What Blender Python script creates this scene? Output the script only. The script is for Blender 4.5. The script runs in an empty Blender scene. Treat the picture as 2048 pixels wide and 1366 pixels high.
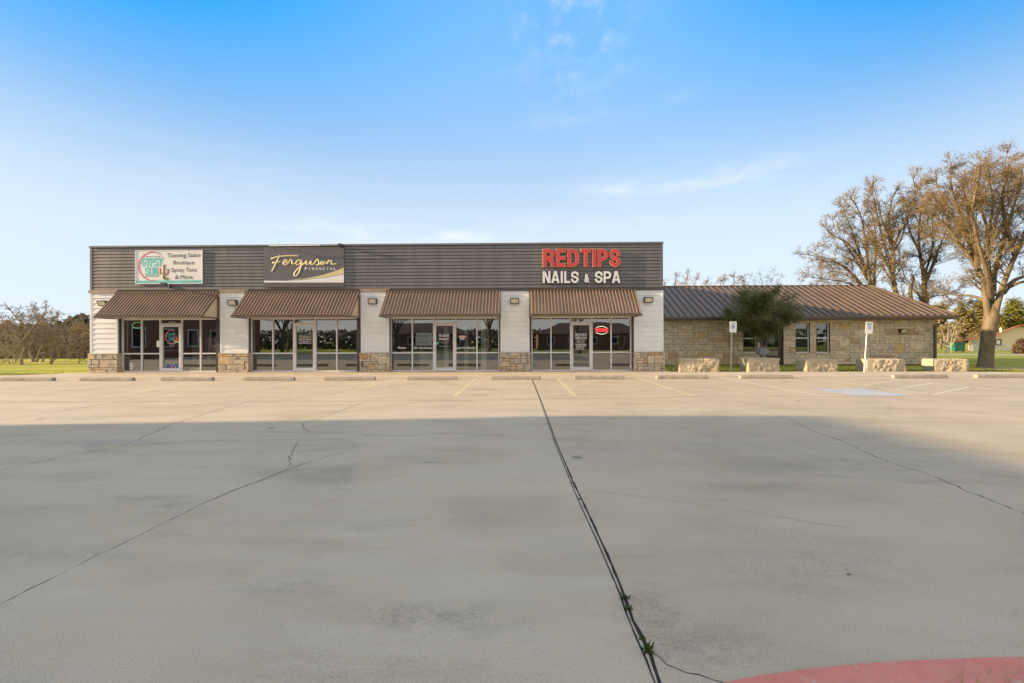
import bpy, math, random
from mathutils import Vector, Matrix, Quaternion, noise
C = bpy.context.scene.collection
SC = bpy.context.scene
R = math.radians
# ------------------------------------------------------------------ camera
H, FPX, PSI, RHO = 1.43, 910.0, R(1.07), R(0.2)
cf = Vector((-math.sin(PSI), math.cos(PSI), 0)); cr0 = Vector((math.cos(PSI), math.sin(PSI), 0)); cu0 = Vector((0, 0, 1))
cr = cr0*math.cos(RHO) - cu0*math.sin(RHO); cu = cu0*math.cos(RHO) + cr0*math.sin(RHO)
cam = bpy.data.cameras.new('camera'); camo = bpy.data.objects.new('camera', cam); C.objects.link(camo)
m = Matrix((cr, cu, -cf)).transposed().to_4x4(); m.translation = (0, 0, H); camo.matrix_world = m
cam.sensor_width = 36; cam.lens = 36*FPX/2048; cam.clip_end = 3000; cam.clip_start = .05
SC.camera = camo
# ------------------------------------------------------------------ light
EL = R(13.2); AZ = 0.090            # sun stands low at the left, a hair in front of the facade
SUN = Vector((math.cos(EL), AZ*math.cos(EL), -math.sin(EL))).normalized()
sl = bpy.data.lights.new('sun', 'SUN'); sl.energy = 3.7; sl.angle = R(.5); sl.color = (1, .73, .44)
so = bpy.data.objects.new('sun', sl); C.objects.link(so); so.rotation_euler = SUN.to_track_quat('-Z', 'Y').to_euler(); so.location = (-40, -5, 30)
W = bpy.data.worlds.new('World'); SC.world = W; W.use_nodes = True
SC.view_settings.view_transform = 'Standard'; SC.view_settings.look = 'None'
SC.view_settings.exposure = 1.65; SC.view_settings.gamma = 1; SC.view_settings.use_curve_mapping = False
def world():
    nt = W.node_tree; N = nt.nodes; L = nt.links; N.clear()
    out = N.new('ShaderNodeOutputWorld'); bg = N.new('ShaderNodeBackground'); bg.inputs[1].default_value = .1
    sky = N.new('ShaderNodeTexSky'); sky.sky_type = 'NISHITA'; sky.sun_disc = False
    sky.sun_elevation = EL; sky.sun_rotation = math.atan2(-SUN.x, -SUN.y); sky.air_density = 1.0; sky.dust_density = .35; sky.ozone_density = 1.6; sky.altitude = 100
    tc = N.new('ShaderNodeTexCoord'); sep = N.new('ShaderNodeSeparateXYZ'); L.new(tc.outputs['Generated'], sep.inputs[0])
    # thin clouds: stretched noise on the sky's own directions, gathered in a few banks
    def mth(op, a, b=None, c=None):
        n = N.new('ShaderNodeMath'); n.operation = op
        for i, v in enumerate((a, b, c)):
            if v is None: continue
            if isinstance(v, (int, float)): n.inputs[i].default_value = v
            else: L.new(v, n.inputs[i])
        return n.outputs[0]
    azm = mth('ARCTAN2', sep.outputs[0], sep.outputs[1]); ele = mth('ARCSINE', sep.outputs[2])
    def noise_at(sx, sz, sc, det):
        cb = N.new('ShaderNodeCombineXYZ'); L.new(mth('MULTIPLY', azm, sx), cb.inputs[0]); L.new(mth('MULTIPLY', ele, sz), cb.inputs[1])
        n = N.new('ShaderNodeTexNoise'); n.inputs['Scale'].default_value = sc; n.inputs['Detail'].default_value = det; n.inputs['Roughness'].default_value = .62
        n.inputs['Distortion'].default_value = .25
        L.new(cb.outputs[0], n.inputs['Vector']); return n.outputs['Fac']
    def bank(a0, e0, wa, we):
        da = mth('DIVIDE', mth('SUBTRACT', azm, a0), wa); de = mth('DIVIDE', mth('SUBTRACT', ele, e0), we)
        return mth('POWER', 2.718, mth('MULTIPLY', mth('ADD', mth('MULTIPLY', da, da), mth('MULTIPLY', de, de)), -1))
    def mr(x, a, b):
        n = N.new('ShaderNodeMapRange'); n.interpolation_type = 'SMOOTHSTEP'; L.new(x, n.inputs[0]); n.inputs[1].default_value = a; n.inputs[2].default_value = b; return n.outputs[0]
    nA = mr(noise_at(1.0, 3.6, 5, 5), .34, .78); nB = mr(noise_at(1.6, 2.2, 8, 8), .42, .78)
    s = mth('MULTIPLY', mth('MULTIPLY', nA, bank(.27, .318, .13, .022)), .75)
    for a0, e0, wa, we, k in ((.47, .322, .12, .016, .7), (.36, .308, .16, .012, .5), (-.30, .232, .22, .018, .9), (-.12, .222, .12, .012, .6), (.1, .25, .25, .03, .5), (-.45, .20, .3, .03, .5), (.10, .45, .12, .014, .25), (.33, .465, .04, .010, .35), (-.6, .3, .3, .05, .2)):
        s = mth('ADD', s, mth('MULTIPLY', mth('MULTIPLY', nA, bank(a0, e0, wa, we)), k))
    s = mth('ADD', s, mth('MULTIPLY', mth('MULTIPLY', nB, bank(.12, .60, .12, .10)), .75))
    s = mth('MULTIPLY', mth('MINIMUM', s, .8), .6)
    up = mr(ele, .12, .66)
    hs = N.new('ShaderNodeHueSaturation'); lf = mr(mth('MULTIPLY', azm, -1), .0, .95)
    rt = mr(azm, .15, .95); sd = mth('ADD', lf, rt)
    L.new(mth('ADD', mth('MULTIPLY_ADD', up, .58, .68), mth('MULTIPLY', mth('MULTIPLY', sd, up), .46)), hs.inputs['Saturation'])
    L.new(mth('MULTIPLY', mth('ADD', mth('MULTIPLY_ADD', up, .2, .85), mth('MULTIPLY', mth('MULTIPLY', up, up), .60)), mth('ADD', mth('MULTIPLY_ADD', lf, -.36, 1.05), mth('MULTIPLY', rt, -.33))), hs.inputs['Value'])
    L.new(sky.outputs[0], hs.inputs['Color'])
    mx = N.new('ShaderNodeMixRGB'); L.new(s, mx.inputs[0]); 
    hz = N.new('ShaderNodeMixRGB'); L.new(mth('MULTIPLY', mr(mth('MULTIPLY', ele, -1), -.46, -.06), .85), hz.inputs[0]); L.new(hs.outputs[0], hz.inputs[1]); hz.inputs[2].default_value = (2.35, 2.75, 3.25, 1)
    L.new(hz.outputs[0], mx.inputs[1]); mx.inputs[2].default_value = (3.4, 3.45, 3.55, 1)
    # warm white fill added to unseen sky overhead and behind the camera, neutralising shade
    sky_fill = mth('MULTIPLY', mth('MAXIMUM', mr(mth('MULTIPLY', sep.outputs[1], -1), -.25, .2), mr(ele, .72, 1.0)), mth('MULTIPLY_ADD', nB, .25, .68))
    mv = N.new('ShaderNodeMixRGB'); L.new(sky_fill, mv.inputs[0]); L.new(mx.outputs[0], mv.inputs[1]); mv.inputs[2].default_value = (3.85, 3.5, 3.05, 1)
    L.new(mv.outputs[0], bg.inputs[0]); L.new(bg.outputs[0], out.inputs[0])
world()
# ------------------------------------------------------------------ pixel helpers (photo pixel -> place in the world)
def ray(px, py): return cf + cr*((px-1024)/FPX) + cu*((683-py)/FPX)
def G(px, py, z=0.0):
    d = ray(px, py); t = (z-H)/d.z; return Vector((0, 0, H)) + d*t
def P(px, py, Y):
    d = ray(px, py); t = Y/d.y; return Vector((0, 0, H)) + d*t
# ------------------------------------------------------------------ materials
MATS = {}
class NT:
    def __init__(s, name):
        s.m = bpy.data.materials.new(name); s.m.use_nodes = True; s.t = s.m.node_tree; s.N = s.t.nodes; s.L = s.t.links
        s.b = s.N['Principled BSDF']; s.geo = s.N.new('ShaderNodeNewGeometry')
    def put(s, sock, v):
        if isinstance(v, (int, float)): sock.default_value = v
        elif isinstance(v, (tuple, list)): sock.default_value = tuple(v) + ((1,) if len(v) == 3 and len(sock.default_value) == 4 else ())
        else: s.L.new(v, sock)
    def scale(s, v):
        n = s.N.new('ShaderNodeVectorMath'); n.operation = 'MULTIPLY'; s.L.new(s.geo.outputs['Position'], n.inputs[0]); n.inputs[1].default_value = v; return n.outputs[0]
    def noise(s, sc, det=4, rough=.55, vec=None, dist=0):
        n = s.N.new('ShaderNodeTexNoise'); n.inputs['Scale'].default_value = sc; n.inputs['Detail'].default_value = det; n.inputs['Roughness'].default_value = rough; n.inputs['Distortion'].default_value = dist
        s.L.new(vec if vec is not None else s.geo.outputs['Position'], n.inputs['Vector']); return n.outputs['Fac']
    def ramp(s, x, a, b, lo=0.0, hi=1.0):
        n = s.N.new('ShaderNodeMapRange'); s.L.new(x, n.inputs[0])
        for i, v in enumerate((a, b, lo, hi)): n.inputs[i+1].default_value = v
        return n.outputs[0]
    def mix(s, f, a, b, mode='MIX'):
        n = s.N.new('ShaderNodeMixRGB'); n.blend_type = mode; s.put(n.inputs[0], f); s.put(n.inputs[1], a); s.put(n.inputs[2], b); return n.outputs[0]
    def math(s, op, a, b=0.0):
        n = s.N.new('ShaderNodeMath'); n.operation = op; s.put(n.inputs[0], a); s.put(n.inputs[1], b); return n.outputs[0]
    def bump(s, h, st, d=.02):
        n = s.N.new('ShaderNodeBump'); n.inputs['Strength'].default_value = st; n.inputs['Distance'].default_value = d; s.L.new(h, n.inputs['Height']); s.L.new(n.outputs[0], s.b.inputs['Normal']); return n
def pm(name, col, rough=.6, var=.12, sc=3, bump=0, bsc=40, metal=0, spec=.5, fine=0, stretch=None):
    t = NT(name); vec = t.scale(stretch) if stretch else None
    n = t.noise(sc, 5, .6, vec)
    lo = tuple(c*(1-var) for c in col); hi = tuple(min(1, c*(1+var)) for c in col)
    c = t.mix(t.ramp(n, .3, .7), lo, hi)
    if fine:
        f = t.noise(bsc, 3, .7); c = t.mix(fine, c, t.mix(t.ramp(f, .3, .7), (0, 0, 0), tuple(min(1, x*2) for x in col)))
    t.put(t.b.inputs['Base Color'], c); t.put(t.b.inputs['Roughness'], t.ramp(n, .2, .8, max(.05, rough-.08), min(1, rough+.08)))
    t.b.inputs['Metallic'].default_value = metal; t.b.inputs['Specular IOR Level'].default_value = spec
    if bump: t.bump(t.noise(bsc, 4, .6), bump)
    MATS[name] = t.m; return t.m
def toned(name, stops, rough=.85, bump=.4, bsc=25, var=.36, sc=7):
    """colour picked per stone from the face attribute 'tone'"""
    t = NT(name); a = t.N.new('ShaderNodeAttribute'); a.attribute_name = 'tone'
    r = t.N.new('ShaderNodeValToRGB'); r.color_ramp.interpolation = 'CONSTANT'
    e = r.color_ramp.elements
    while len(e) < len(stops): e.new(.5)
    for i, (p, c) in enumerate(stops): e[i].position = p; e[i].color = c + (1,)
    t.L.new(a.outputs['Fac'], r.inputs[0])
    n = t.noise(sc, 6, .65); f = t.noise(45, 3, .7)
    c = t.mix(t.ramp(n, .3, .7), t.mix(1, r.outputs[0], (1-var,)*3, 'MULTIPLY'), t.mix(1, r.outputs[0], (1+var, 1+var*.9, 1+var*.75), 'MULTIPLY'))
    c = t.mix(t.ramp(f, .52, .75, 0, .35), c, (.12, .1, .08))
    t.put(t.b.inputs['Base Color'], c); t.b.inputs['Roughness'].default_value = rough
    t.bump(t.noise(bsc, 5, .65), bump, .03); MATS[name] = t.m; return t.m

def m_concrete():
    t = NT('concrete')
    big = t.noise(.16, 5, .6, t.scale((1, 1.6, 1)), .8); mid = t.noise(1.1, 6, .62, t.scale((.55, 1.3, 1)), .5)
    spk = t.ramp(t.noise(48, 6, .85), .40, .60, .2, 1.25)
    fine = t.noise(210, 3, .8); grit = t.noise(320, 2, .6)
    br = t.N.new('ShaderNodeVectorRotate'); br.rotation_type = 'Z_AXIS'; br.inputs['Angle'].default_value = R(-62); t.L.new(t.geo.outputs['Position'], br.inputs['Vector'])
    bs = t.N.new('ShaderNodeVectorMath'); bs.operation = 'MULTIPLY'; t.L.new(br.outputs[0], bs.inputs[0]); bs.inputs[1].default_value = (7, 210, 1)
    broom = t.noise(1, 3, .7, bs.outputs[0])
    c = t.mix(t.ramp(big, .3, .7), (.475, .405, .288), (.55, .47, .337))
    c = t.mix(t.ramp(mid, .38, .72, 0, .55), c, (.56, .50, .415))
    c = t.mix(t.math('MULTIPLY', t.ramp(mid, .48, .26, 0, .4), spk), c, (.27, .235, .19))
    st = t.noise(.42, 10, .72, t.scale((.8, 1.5, 1)), 1.2); c = t.mix(t.math('MULTIPLY', t.ramp(st, .55, .68, 0, .42), spk), c, (.21, .175, .14))
    st2 = t.noise(.75, 8, .7, t.scale((.35, 1.7, 1)), 1.5); c = t.mix(t.math('MULTIPLY', t.ramp(st2, .62, .76, 0, .45), spk), c, (.64, .59, .51))
    rust = t.noise(.9, 6, .7); c = t.mix(t.ramp(rust, .6, .78, 0, .35), c, (.40, .30, .19))
    v = t.N.new('ShaderNodeTexVoronoi'); v.inputs['Scale'].default_value = 1.1; v.inputs['Randomness'].default_value = 1
    wob = t.mix(.06, t.geo.outputs['Position'], t.noise(9, 3)); t.L.new(wob, v.inputs['Vector'])
    sel = t.N.new('ShaderNodeSeparateColor'); t.L.new(v.outputs['Color'], sel.inputs[0])
    spot = t.math('MULTIPLY', t.ramp(v.outputs['Distance'], .085, .06), t.ramp(sel.outputs[0], .66, .67)); c = t.mix(t.math('MULTIPLY', spot, .6), c, (.1, .09, .08))
    sx = t.N.new('ShaderNodeSeparateXYZ'); t.L.new(t.geo.outputs['Position'], sx.inputs[0]); rslab = t.ramp(sx.outputs[0], .53, .58)   # the slab right of the joint was poured browner
    c = t.mix(t.math('MULTIPLY', rslab, .5), c, t.mix(1, c, (.95, .92, .89), 'MULTIPLY'))
    def blot(qx, qy, rx, ry, lo, hi):
        q = G(qx, qy); a = t.math('DIVIDE', t.math('SUBTRACT', sx.outputs[0], q.x), rx); b = t.math('DIVIDE', t.math('SUBTRACT', sx.outputs[1], q.y), ry)
        g_ = t.math('POWER', 2.718, t.math('MULTIPLY', t.math('ADD', t.math('MULTIPLY', a, a), t.math('MULTIPLY', b, b)), -1.0)); return t.math('MULTIPLY', g_, t.ramp(t.noise(5.5, 9, .78, t.scale((1, 1.5, 1))), lo, hi))
    for (qx, qy, rx, ry, k_, col_) in ((880, 1235, .45, .16, .75, (.19, .16, .125)), (690, 1330, .5, .12, .5, (.25, .19, .12)), (1310, 1230, .16, .30, .75, (.17, .15, .12)), (1420, 1300, .3, .12, .6, (.19, .165, .13)), (1620, 1140, .6, .25, .45, (.22, .19, .15)), (940, 1170, .4, .25, .4, (.66, .62, .55)), (1180, 1165, .18, .05, .7, (.66, .62, .56)), (300, 995, .35, .08, .7, (.17, .155, .14)), (60, 1110, .8, .12, .5, (.2, .18, .155)), (230, 880, 1.6, .22, .5, (.5, .51, .52)), (130, 885, 1.6, .15, .5, (.22, .2, .18)), (1500, 900, 3, .8, .3, (.24, .21, .17)), (790, 915, .3, .06, .6, (.2, .18, .16)), (865, 925, .12, .04, .9, (.12, .11, .1)), (1720, 930, 1.2, .4, .35, (.22, .2, .165))):
        c = t.mix(t.math('MINIMUM', t.math('MULTIPLY', t.math('MULTIPLY', blot(qx, qy, rx, ry, .36, .6), k_), spk), .9), c, col_)
    sk = t.noise(1, 6, .68, t.scale((.35, 2.6, 1)), .3); c = t.mix(t.math('MULTIPLY', t.ramp(sk, .56, .72, 0, .3), spk), c, (.25, .21, .165)); c = t.mix(t.ramp(sk, .44, .3, 0, .3), c, (.62, .56, .46))
    c = t.mix(t.ramp(fine, .3, .7, 0, 1), t.mix(1, c, (.50, .50, .50), 'MULTIPLY'), t.mix(1, c, (1.42, 1.42, 1.42), 'MULTIPLY'))
    rough = t.ramp(t.noise(.5, 5, .65), .45, .7)      # patches where the paste has worn away and the sand shows
    grit2 = t.noise(140, 4, .8); pit = t.math('MULTIPLY', t.math('MAXIMUM', t.ramp(grit, .52, .64, 0, .85), t.ramp(grit2, .56, .68, 0, .9)), t.math('ADD', t.math('MULTIPLY', rough, .8), .2)); c = t.mix(pit, c, (.10, .09, .075))
    gr3 = t.math('MULTIPLY', t.ramp(t.noise(78, 4, .92), .53, .64, 0, .62), t.ramp(t.noise(.9, 7, .7), .40, .62, .15, 1)); c = t.mix(gr3, c, (.15, .13, .105)); gr4 = t.ramp(t.noise(110, 3, .9, t.scale((1, 1.2, 1))), .58, .7, 0, .4); c = t.mix(gr4, c, (.68, .63, .55))
    br2 = t.math('MULTIPLY', t.ramp(broom, .48, .66, 0, .38), t.math('MULTIPLY', t.ramp(t.noise(.7, 6, .68), .46, .62), t.math('ADD', t.math('MULTIPLY', rslab, .8), .2))); c = t.mix(br2, c, (.15, .13, .105))
    t.put(t.b.inputs['Base Color'], c); t.put(t.b.inputs['Roughness'], t.ramp(mid, .3, .7, .72, .92)); t.b.inputs['Specular IOR Level'].default_value = .3
    hgt = t.math('ADD', t.math('MULTIPLY', fine, .5), t.math('MULTIPLY', broom, .5)); t.bump(hgt, .12, .003); MATS['concrete'] = t.m
m_concrete()
def m_grass():
    t = NT('grass'); a = t.noise(.22, 5, .6, t.scale((.4, 1.6, 1))); b = t.noise(14, 5, .7); d = t.noise(70, 3, .7)
    c = t.mix(t.ramp(a, .42, .66), (.29, .36, .04), (.64, .50, .12))
    c = t.mix(t.ramp(b, .35, .7), t.mix(1, c, (.5, .55, .5), 'MULTIPLY'), t.mix(1, c, (1.35, 1.3, 1.2), 'MULTIPLY'))
    c = t.mix(t.ramp(d, .5, .75, 0, .5), c, (.03, .045, .01))
    t.put(t.b.inputs['Base Color'], c); t.b.inputs['Roughness'].default_value = .95; t.b.inputs['Specular IOR Level'].default_value = .15
    t.bump(b, .8, .06); MATS['grass'] = t.m
m_grass()
def m_leaf(name, cols, rough=.6):
    t = NT(name); n = t.noise(1.3, 3, .6); n2 = t.noise(23, 2, .6)
    c = t.mix(t.ramp(n, .35, .65), cols[0], cols[1]); c = t.mix(t.ramp(n2, .45, .7), c, cols[2])
    t.put(t.b.inputs['Base Color'], c); t.b.inputs['Roughness'].default_value = rough; t.b.inputs['Specular IOR Level'].default_value = .25
    tr = t.N.new('ShaderNodeBsdfTranslucent'); t.put(tr.inputs[0], c); mx = t.N.new('ShaderNodeMixShader'); mx.inputs[0].default_value = .3
    t.L.new(t.b.outputs[0], mx.inputs[1]); t.L.new(tr.outputs[0], mx.inputs[2]); t.L.new(mx.outputs[0], t.N['Material Output'].inputs[0]); MATS[name] = t.m
def m_glass(name, refl=1.0, tint=(.55, .6, .58), wav=.03):
    t = NT(name); t.N.remove(t.b)
    tr = t.N.new('ShaderNodeBsdfTransparent'); tr.inputs[0].default_value = tint + (1,)
    gl = t.N.new('ShaderNodeBsdfGlossy'); gl.inputs['Roughness'].default_value = .01; gl.inputs[0].default_value = (.9, .93, .95, 1)
    fr = t.N.new('ShaderNodeFresnel'); fr.inputs[0].default_value = 1.75
    n = t.N.new('ShaderNodeBump'); n.inputs['Strength'].default_value = wav; n.inputs['Distance'].default_value = .05; t.L.new(t.noise(.9, 1, .4, t.scale((1, 1, 1.7))), n.inputs['Height'])
    t.L.new(n.outputs[0], gl.inputs['Normal'])
    mx = t.N.new('ShaderNodeMixShader'); t.L.new(t.math('MULTIPLY', fr.outputs[0], refl), mx.inputs[0]); t.L.new(tr.outputs[0], mx.inputs[1]); t.L.new(gl.outputs[0], mx.inputs[2])
    t.L.new(mx.outputs[0], t.N['Material Output'].inputs[0]); MATS[name] = t.m
def m_emit(name, col, st):
    t = NT(name); t.put(t.b.inputs['Base Color'], col); t.put(t.b.inputs['Emission Color'], col); t.b.inputs['Emission Strength'].default_value = st; MATS[name] = t.m
m_glass('shop_glass', 3.5, (.80, .83, .81), .014); m_glass('house_glass', 2.2, (.62, .68, .64), .012)
m_leaf('holly_leaf', ((.10, .12, .034), (.155, .168, .05), (.21, .215, .075)))
m_leaf('oak_leaf', ((.20, .105, .04), (.25, .17, .07), (.17, .14, .055)), .85)
m_leaf('olive_leaf', ((.21, .175, .05), (.29, .235, .075), (.13, .12, .03)), .7)
m_leaf('lime_leaf', ((.19, .19, .03), (.13, .14, .025), (.25, .22, .05)), .7)
m_leaf('brush_leaf', ((.16, .115, .07), (.26, .16, .085), (.13, .115, .055)), .8)
m_leaf('weed_leaf', ((.05, .10, .015), (.08, .13, .02), (.10, .11, .03)))
m_leaf('grass_leaf', ((.15, .18, .03), (.23, .24, .045), (.32, .28, .07))); m_leaf('straw', ((.62, .50, .27), (.55, .47, .24), (.45, .42, .2)), .8)
m_leaf('ridge_leaf', ((.11, .10, .075), (.15, .125, .09), (.10, .10, .07)), .9)
pm('bark', (.165, .13, .085), .95, .35, 5, .9, 16, spec=.1, stretch=(1, 1, .35))
pm('scrub_bark', (.27, .22, .165), .95, .35, 4, .7, 20, spec=.1); pm('pale_bark', (.40, .34, .25), .9, .25, 6, .5, 20, spec=.1); pm('twig_bark', (.185, .145, .08), .95, .25, 6, spec=.1); pm('grey_bark', (.15, .13, .105), .95, .3, 6, .8, 20, spec=.1)
pm('fascia_metal', (.128, .124, .128), .42, .17, 1.6, .04, 8, .0, .5, stretch=(2.6, 1, .3)); pm('dark_trim', (.05, .045, .043), .45, .1); pm('cap_metal', (.16, .16, .17), .4, .1)
pm('awning_metal', (.235, .165, .122), .42, .14, 1.2, .03, 9); pm('roof_metal', (.125, .088, .06), .42, .12, .9, .03, 6)
pm('siding_paint', (.72, .745, .76), .6, .05, 2, .08, 30); pm('tan_trim', (.36, .29, .20), .7, .15); pm('flash_metal', (.30, .22, .15), .5, .25, 4); pm('tan_panel', (.52, .45, .33), .7, .06)
pm('aluminium', (.70, .71, .74), .35, .04, 4); pm('white_vinyl', (.78, .79, .80), .4, .04)
pm('door_brown', (.085, .055, .040), .5, .15); pm('dark_brown_metal', (.10, .075, .058), .45, .12)
toned('limestone_base', [(0, (.48, .42, .33)), (.40, (.43, .395, .34)), (.70, (.50, .39, .24)), (.80, (.56, .51, .42)), (.94, (.48, .32, .15))], .85, .7, 22)
toned('limestone_wall', [(0, (.64, .53, .40)), (.34, (.56, .49, .39)), (.60, (.68, .575, .44)), (.80, (.585, .44, .285)), (.89, (.49, .36, .24)), (.96, (.63, .455, .25))], .88, .4, 26)
pm('mortar', (.12, .105, .085), .95, .2, 10); pm('dark_void', (.012, .012, .013), .9, .1)
def m_boulder():
    t = NT('boulder_stone'); n = t.noise(2.2, 7, .7); f = t.noise(28, 5, .72); g = t.noise(7, 5, .7)
    c = t.mix(t.ramp(n, .35, .68), (.60, .50, .345), (.70, .63, .50)); c = t.mix(t.ramp(g, .5, .75, 0, .5), c, (.42, .29, .14)); c = t.mix(t.ramp(f, .52, .72, 0, .6), c, (.22, .17, .11))
    t.put(t.b.inputs['Base Color'], c); t.b.inputs['Roughness'].default_value = .95; t.b.inputs['Specular IOR Level'].default_value = .1
    t.bump(t.math('ADD', g, t.math('MULTIPLY', f, .7)), 1.0, .09); MATS['boulder_stone'] = t.m
m_boulder()
pm('stop_concrete', (.345, .315, .265), .9, .3, 3.5, .5, 50, spec=.2, fine=.25); pm('walk_concrete', (.50, .425, .32), .85, .16, 1.2, .2, 60, fine=.12, spec=.3)
 
def m_red():
    t = NT('red_paint'); n = t.noise(3, 5, .6); w_ = t.noise(4.5, 9, .75); f = t.noise(120, 3, .7)
    c = t.mix(t.ramp(n, .3, .7), (.58, .195, .15), (.66, .265, .215)); c = t.mix(t.ramp(f, .5, .7, 0, .45), c, (.36, .16, .14)); c = t.mix(t.ramp(w_, .565, .60, 0, .85), c, (.44, .40, .35)); c = t.mix(t.ramp(t.noise(1.1, 6, .7), .55, .75, 0, .4), c, (.40, .20, .17))
    t.put(t.b.inputs['Base Color'], c); t.b.inputs['Roughness'].default_value = .85; t.b.inputs['Specular IOR Level'].default_value = .2; t.bump(f, .15, .004); MATS['red_paint'] = t.m
m_red(); pm('black_seam', (.018, .017, .015), .95, .3, 9); pm('crack_grey', (.075, .068, .058), .95, .4, 7)
pm('asphalt', (.07, .068, .064), .9, .2, 3, .2, 80); pm('path_concrete', (.34, .31, .26), .9, .15, 2)
pm('white_board', (.72, .72, .72), .45, .02); pm('teal_ink', (.10, .47, .47), .6, .12, 3); pm('teal_band', (.12, .50, .50), .5, .15, 1.5); pm('aqua_ink', (.46, .74, .74), .6, .05); pm('pink_ink', (.62, .16, .24), .6, .25, 4); pm('charcoal_ink', (.055, .055, .06), .6, .05)
pm('cactus_ink', (.30, .18, .12), .6, .3, 30); pm('succulent_ink', (.25, .42, .16), .6, .2, 10); pm('slate_board', (.105, .105, .118), .45, .12, .8); pm('gold_ink', (.60, .53, .29), .5, .08); pm('white_ink', (.80, .80, .82), .5, .02); pm('slate_strip', (.085, .078, .08), .5, .1)
pm('red_acrylic', (.52, .045, .055), .3, .12, 1.2); pm('gold_trim', (.66, .45, .20), .4, .1); pm('white_acrylic', (.70, .71, .74), .4, .05); pm('trim_dark', (.10, .09, .08), .5, .1)
pm('lamp_bronze', (.045, .042, .04), .45, .1); pm('lamp_lens', (.62, .58, .46), .3, .08, 12)
pm('sign_white', (.74, .77, .74), .4, .04); pm('sign_blue', (.02, .10, .42), .4, .06); pm('sign_green', (.10, .30, .22), .5, .05); pm('galvanised', (.42, .42, .41), .45, .1, 6, metal=.4)
pm('line_yellow', (.56, .47, .28), .85, .22, 7, fine=.2); pm('line_white', (.57, .51, .41), .85, .2, 7, fine=.2); pm('line_red', (.36, .21, .155), .9, .3, 4, fine=.3); pm('faded_blue', (.37, .43, .50), .85, .2, 4, fine=.15)
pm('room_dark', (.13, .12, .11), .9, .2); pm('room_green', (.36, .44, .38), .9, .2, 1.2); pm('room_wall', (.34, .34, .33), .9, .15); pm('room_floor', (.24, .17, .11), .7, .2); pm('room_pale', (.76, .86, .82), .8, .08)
pm('cream_wall', (.72, .62, .45), .85, .06, 2); pm('rust_roof', (.40, .15, .05), .7, .25, 3); pm('dark_wood', (.09, .06, .04), .85, .3, 4); pm('bin_green', (.01, .12, .085), .45, .1); pm('cream_low', (.64, .59, .50), .85, .12, 4)
pm('brick', (.20, .10, .065), .85, .3, 9, .3, 30); pm('house_roof', (.10, .065, .05), .9, .2, 3); pm('granite', (.22, .22, .23), .8, .5, 45, .5, 60); pm('wire_black', (.02, .02, .02), .6, .1)
pm('paper', (.84, .87, .84), .7, .04); pm('ink_blue', (.04, .10, .32), .6, .1); pm('ink_orange', (.62, .16, .05), .6, .1); pm('yellow_card', (.55, .5, .2), .6, .05)
m_emit('neon_red', (1, .03, .03), 1.1); m_emit('neon_white', (1, .9, .6), .8); m_emit('neon_green', (.1, .6, .15), .35)
for nm, c in (('cloth_red', (.42, .05, .07)), ('cloth_pink', (.55, .17, .26)), ('cloth_cream', (.62, .52, .38)), ('cloth_grey', (.20, .21, .24)), ('cloth_maroon', (.20, .05, .05)), ('cloth_white', (.65, .65, .64))): pm(nm, c, .9, .15, 8)
pm('brass', (.62, .48, .26), .35, .1, metal=.3); pm('leaf_red', (.25, .10, .07), .7, .2, 40)
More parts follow.
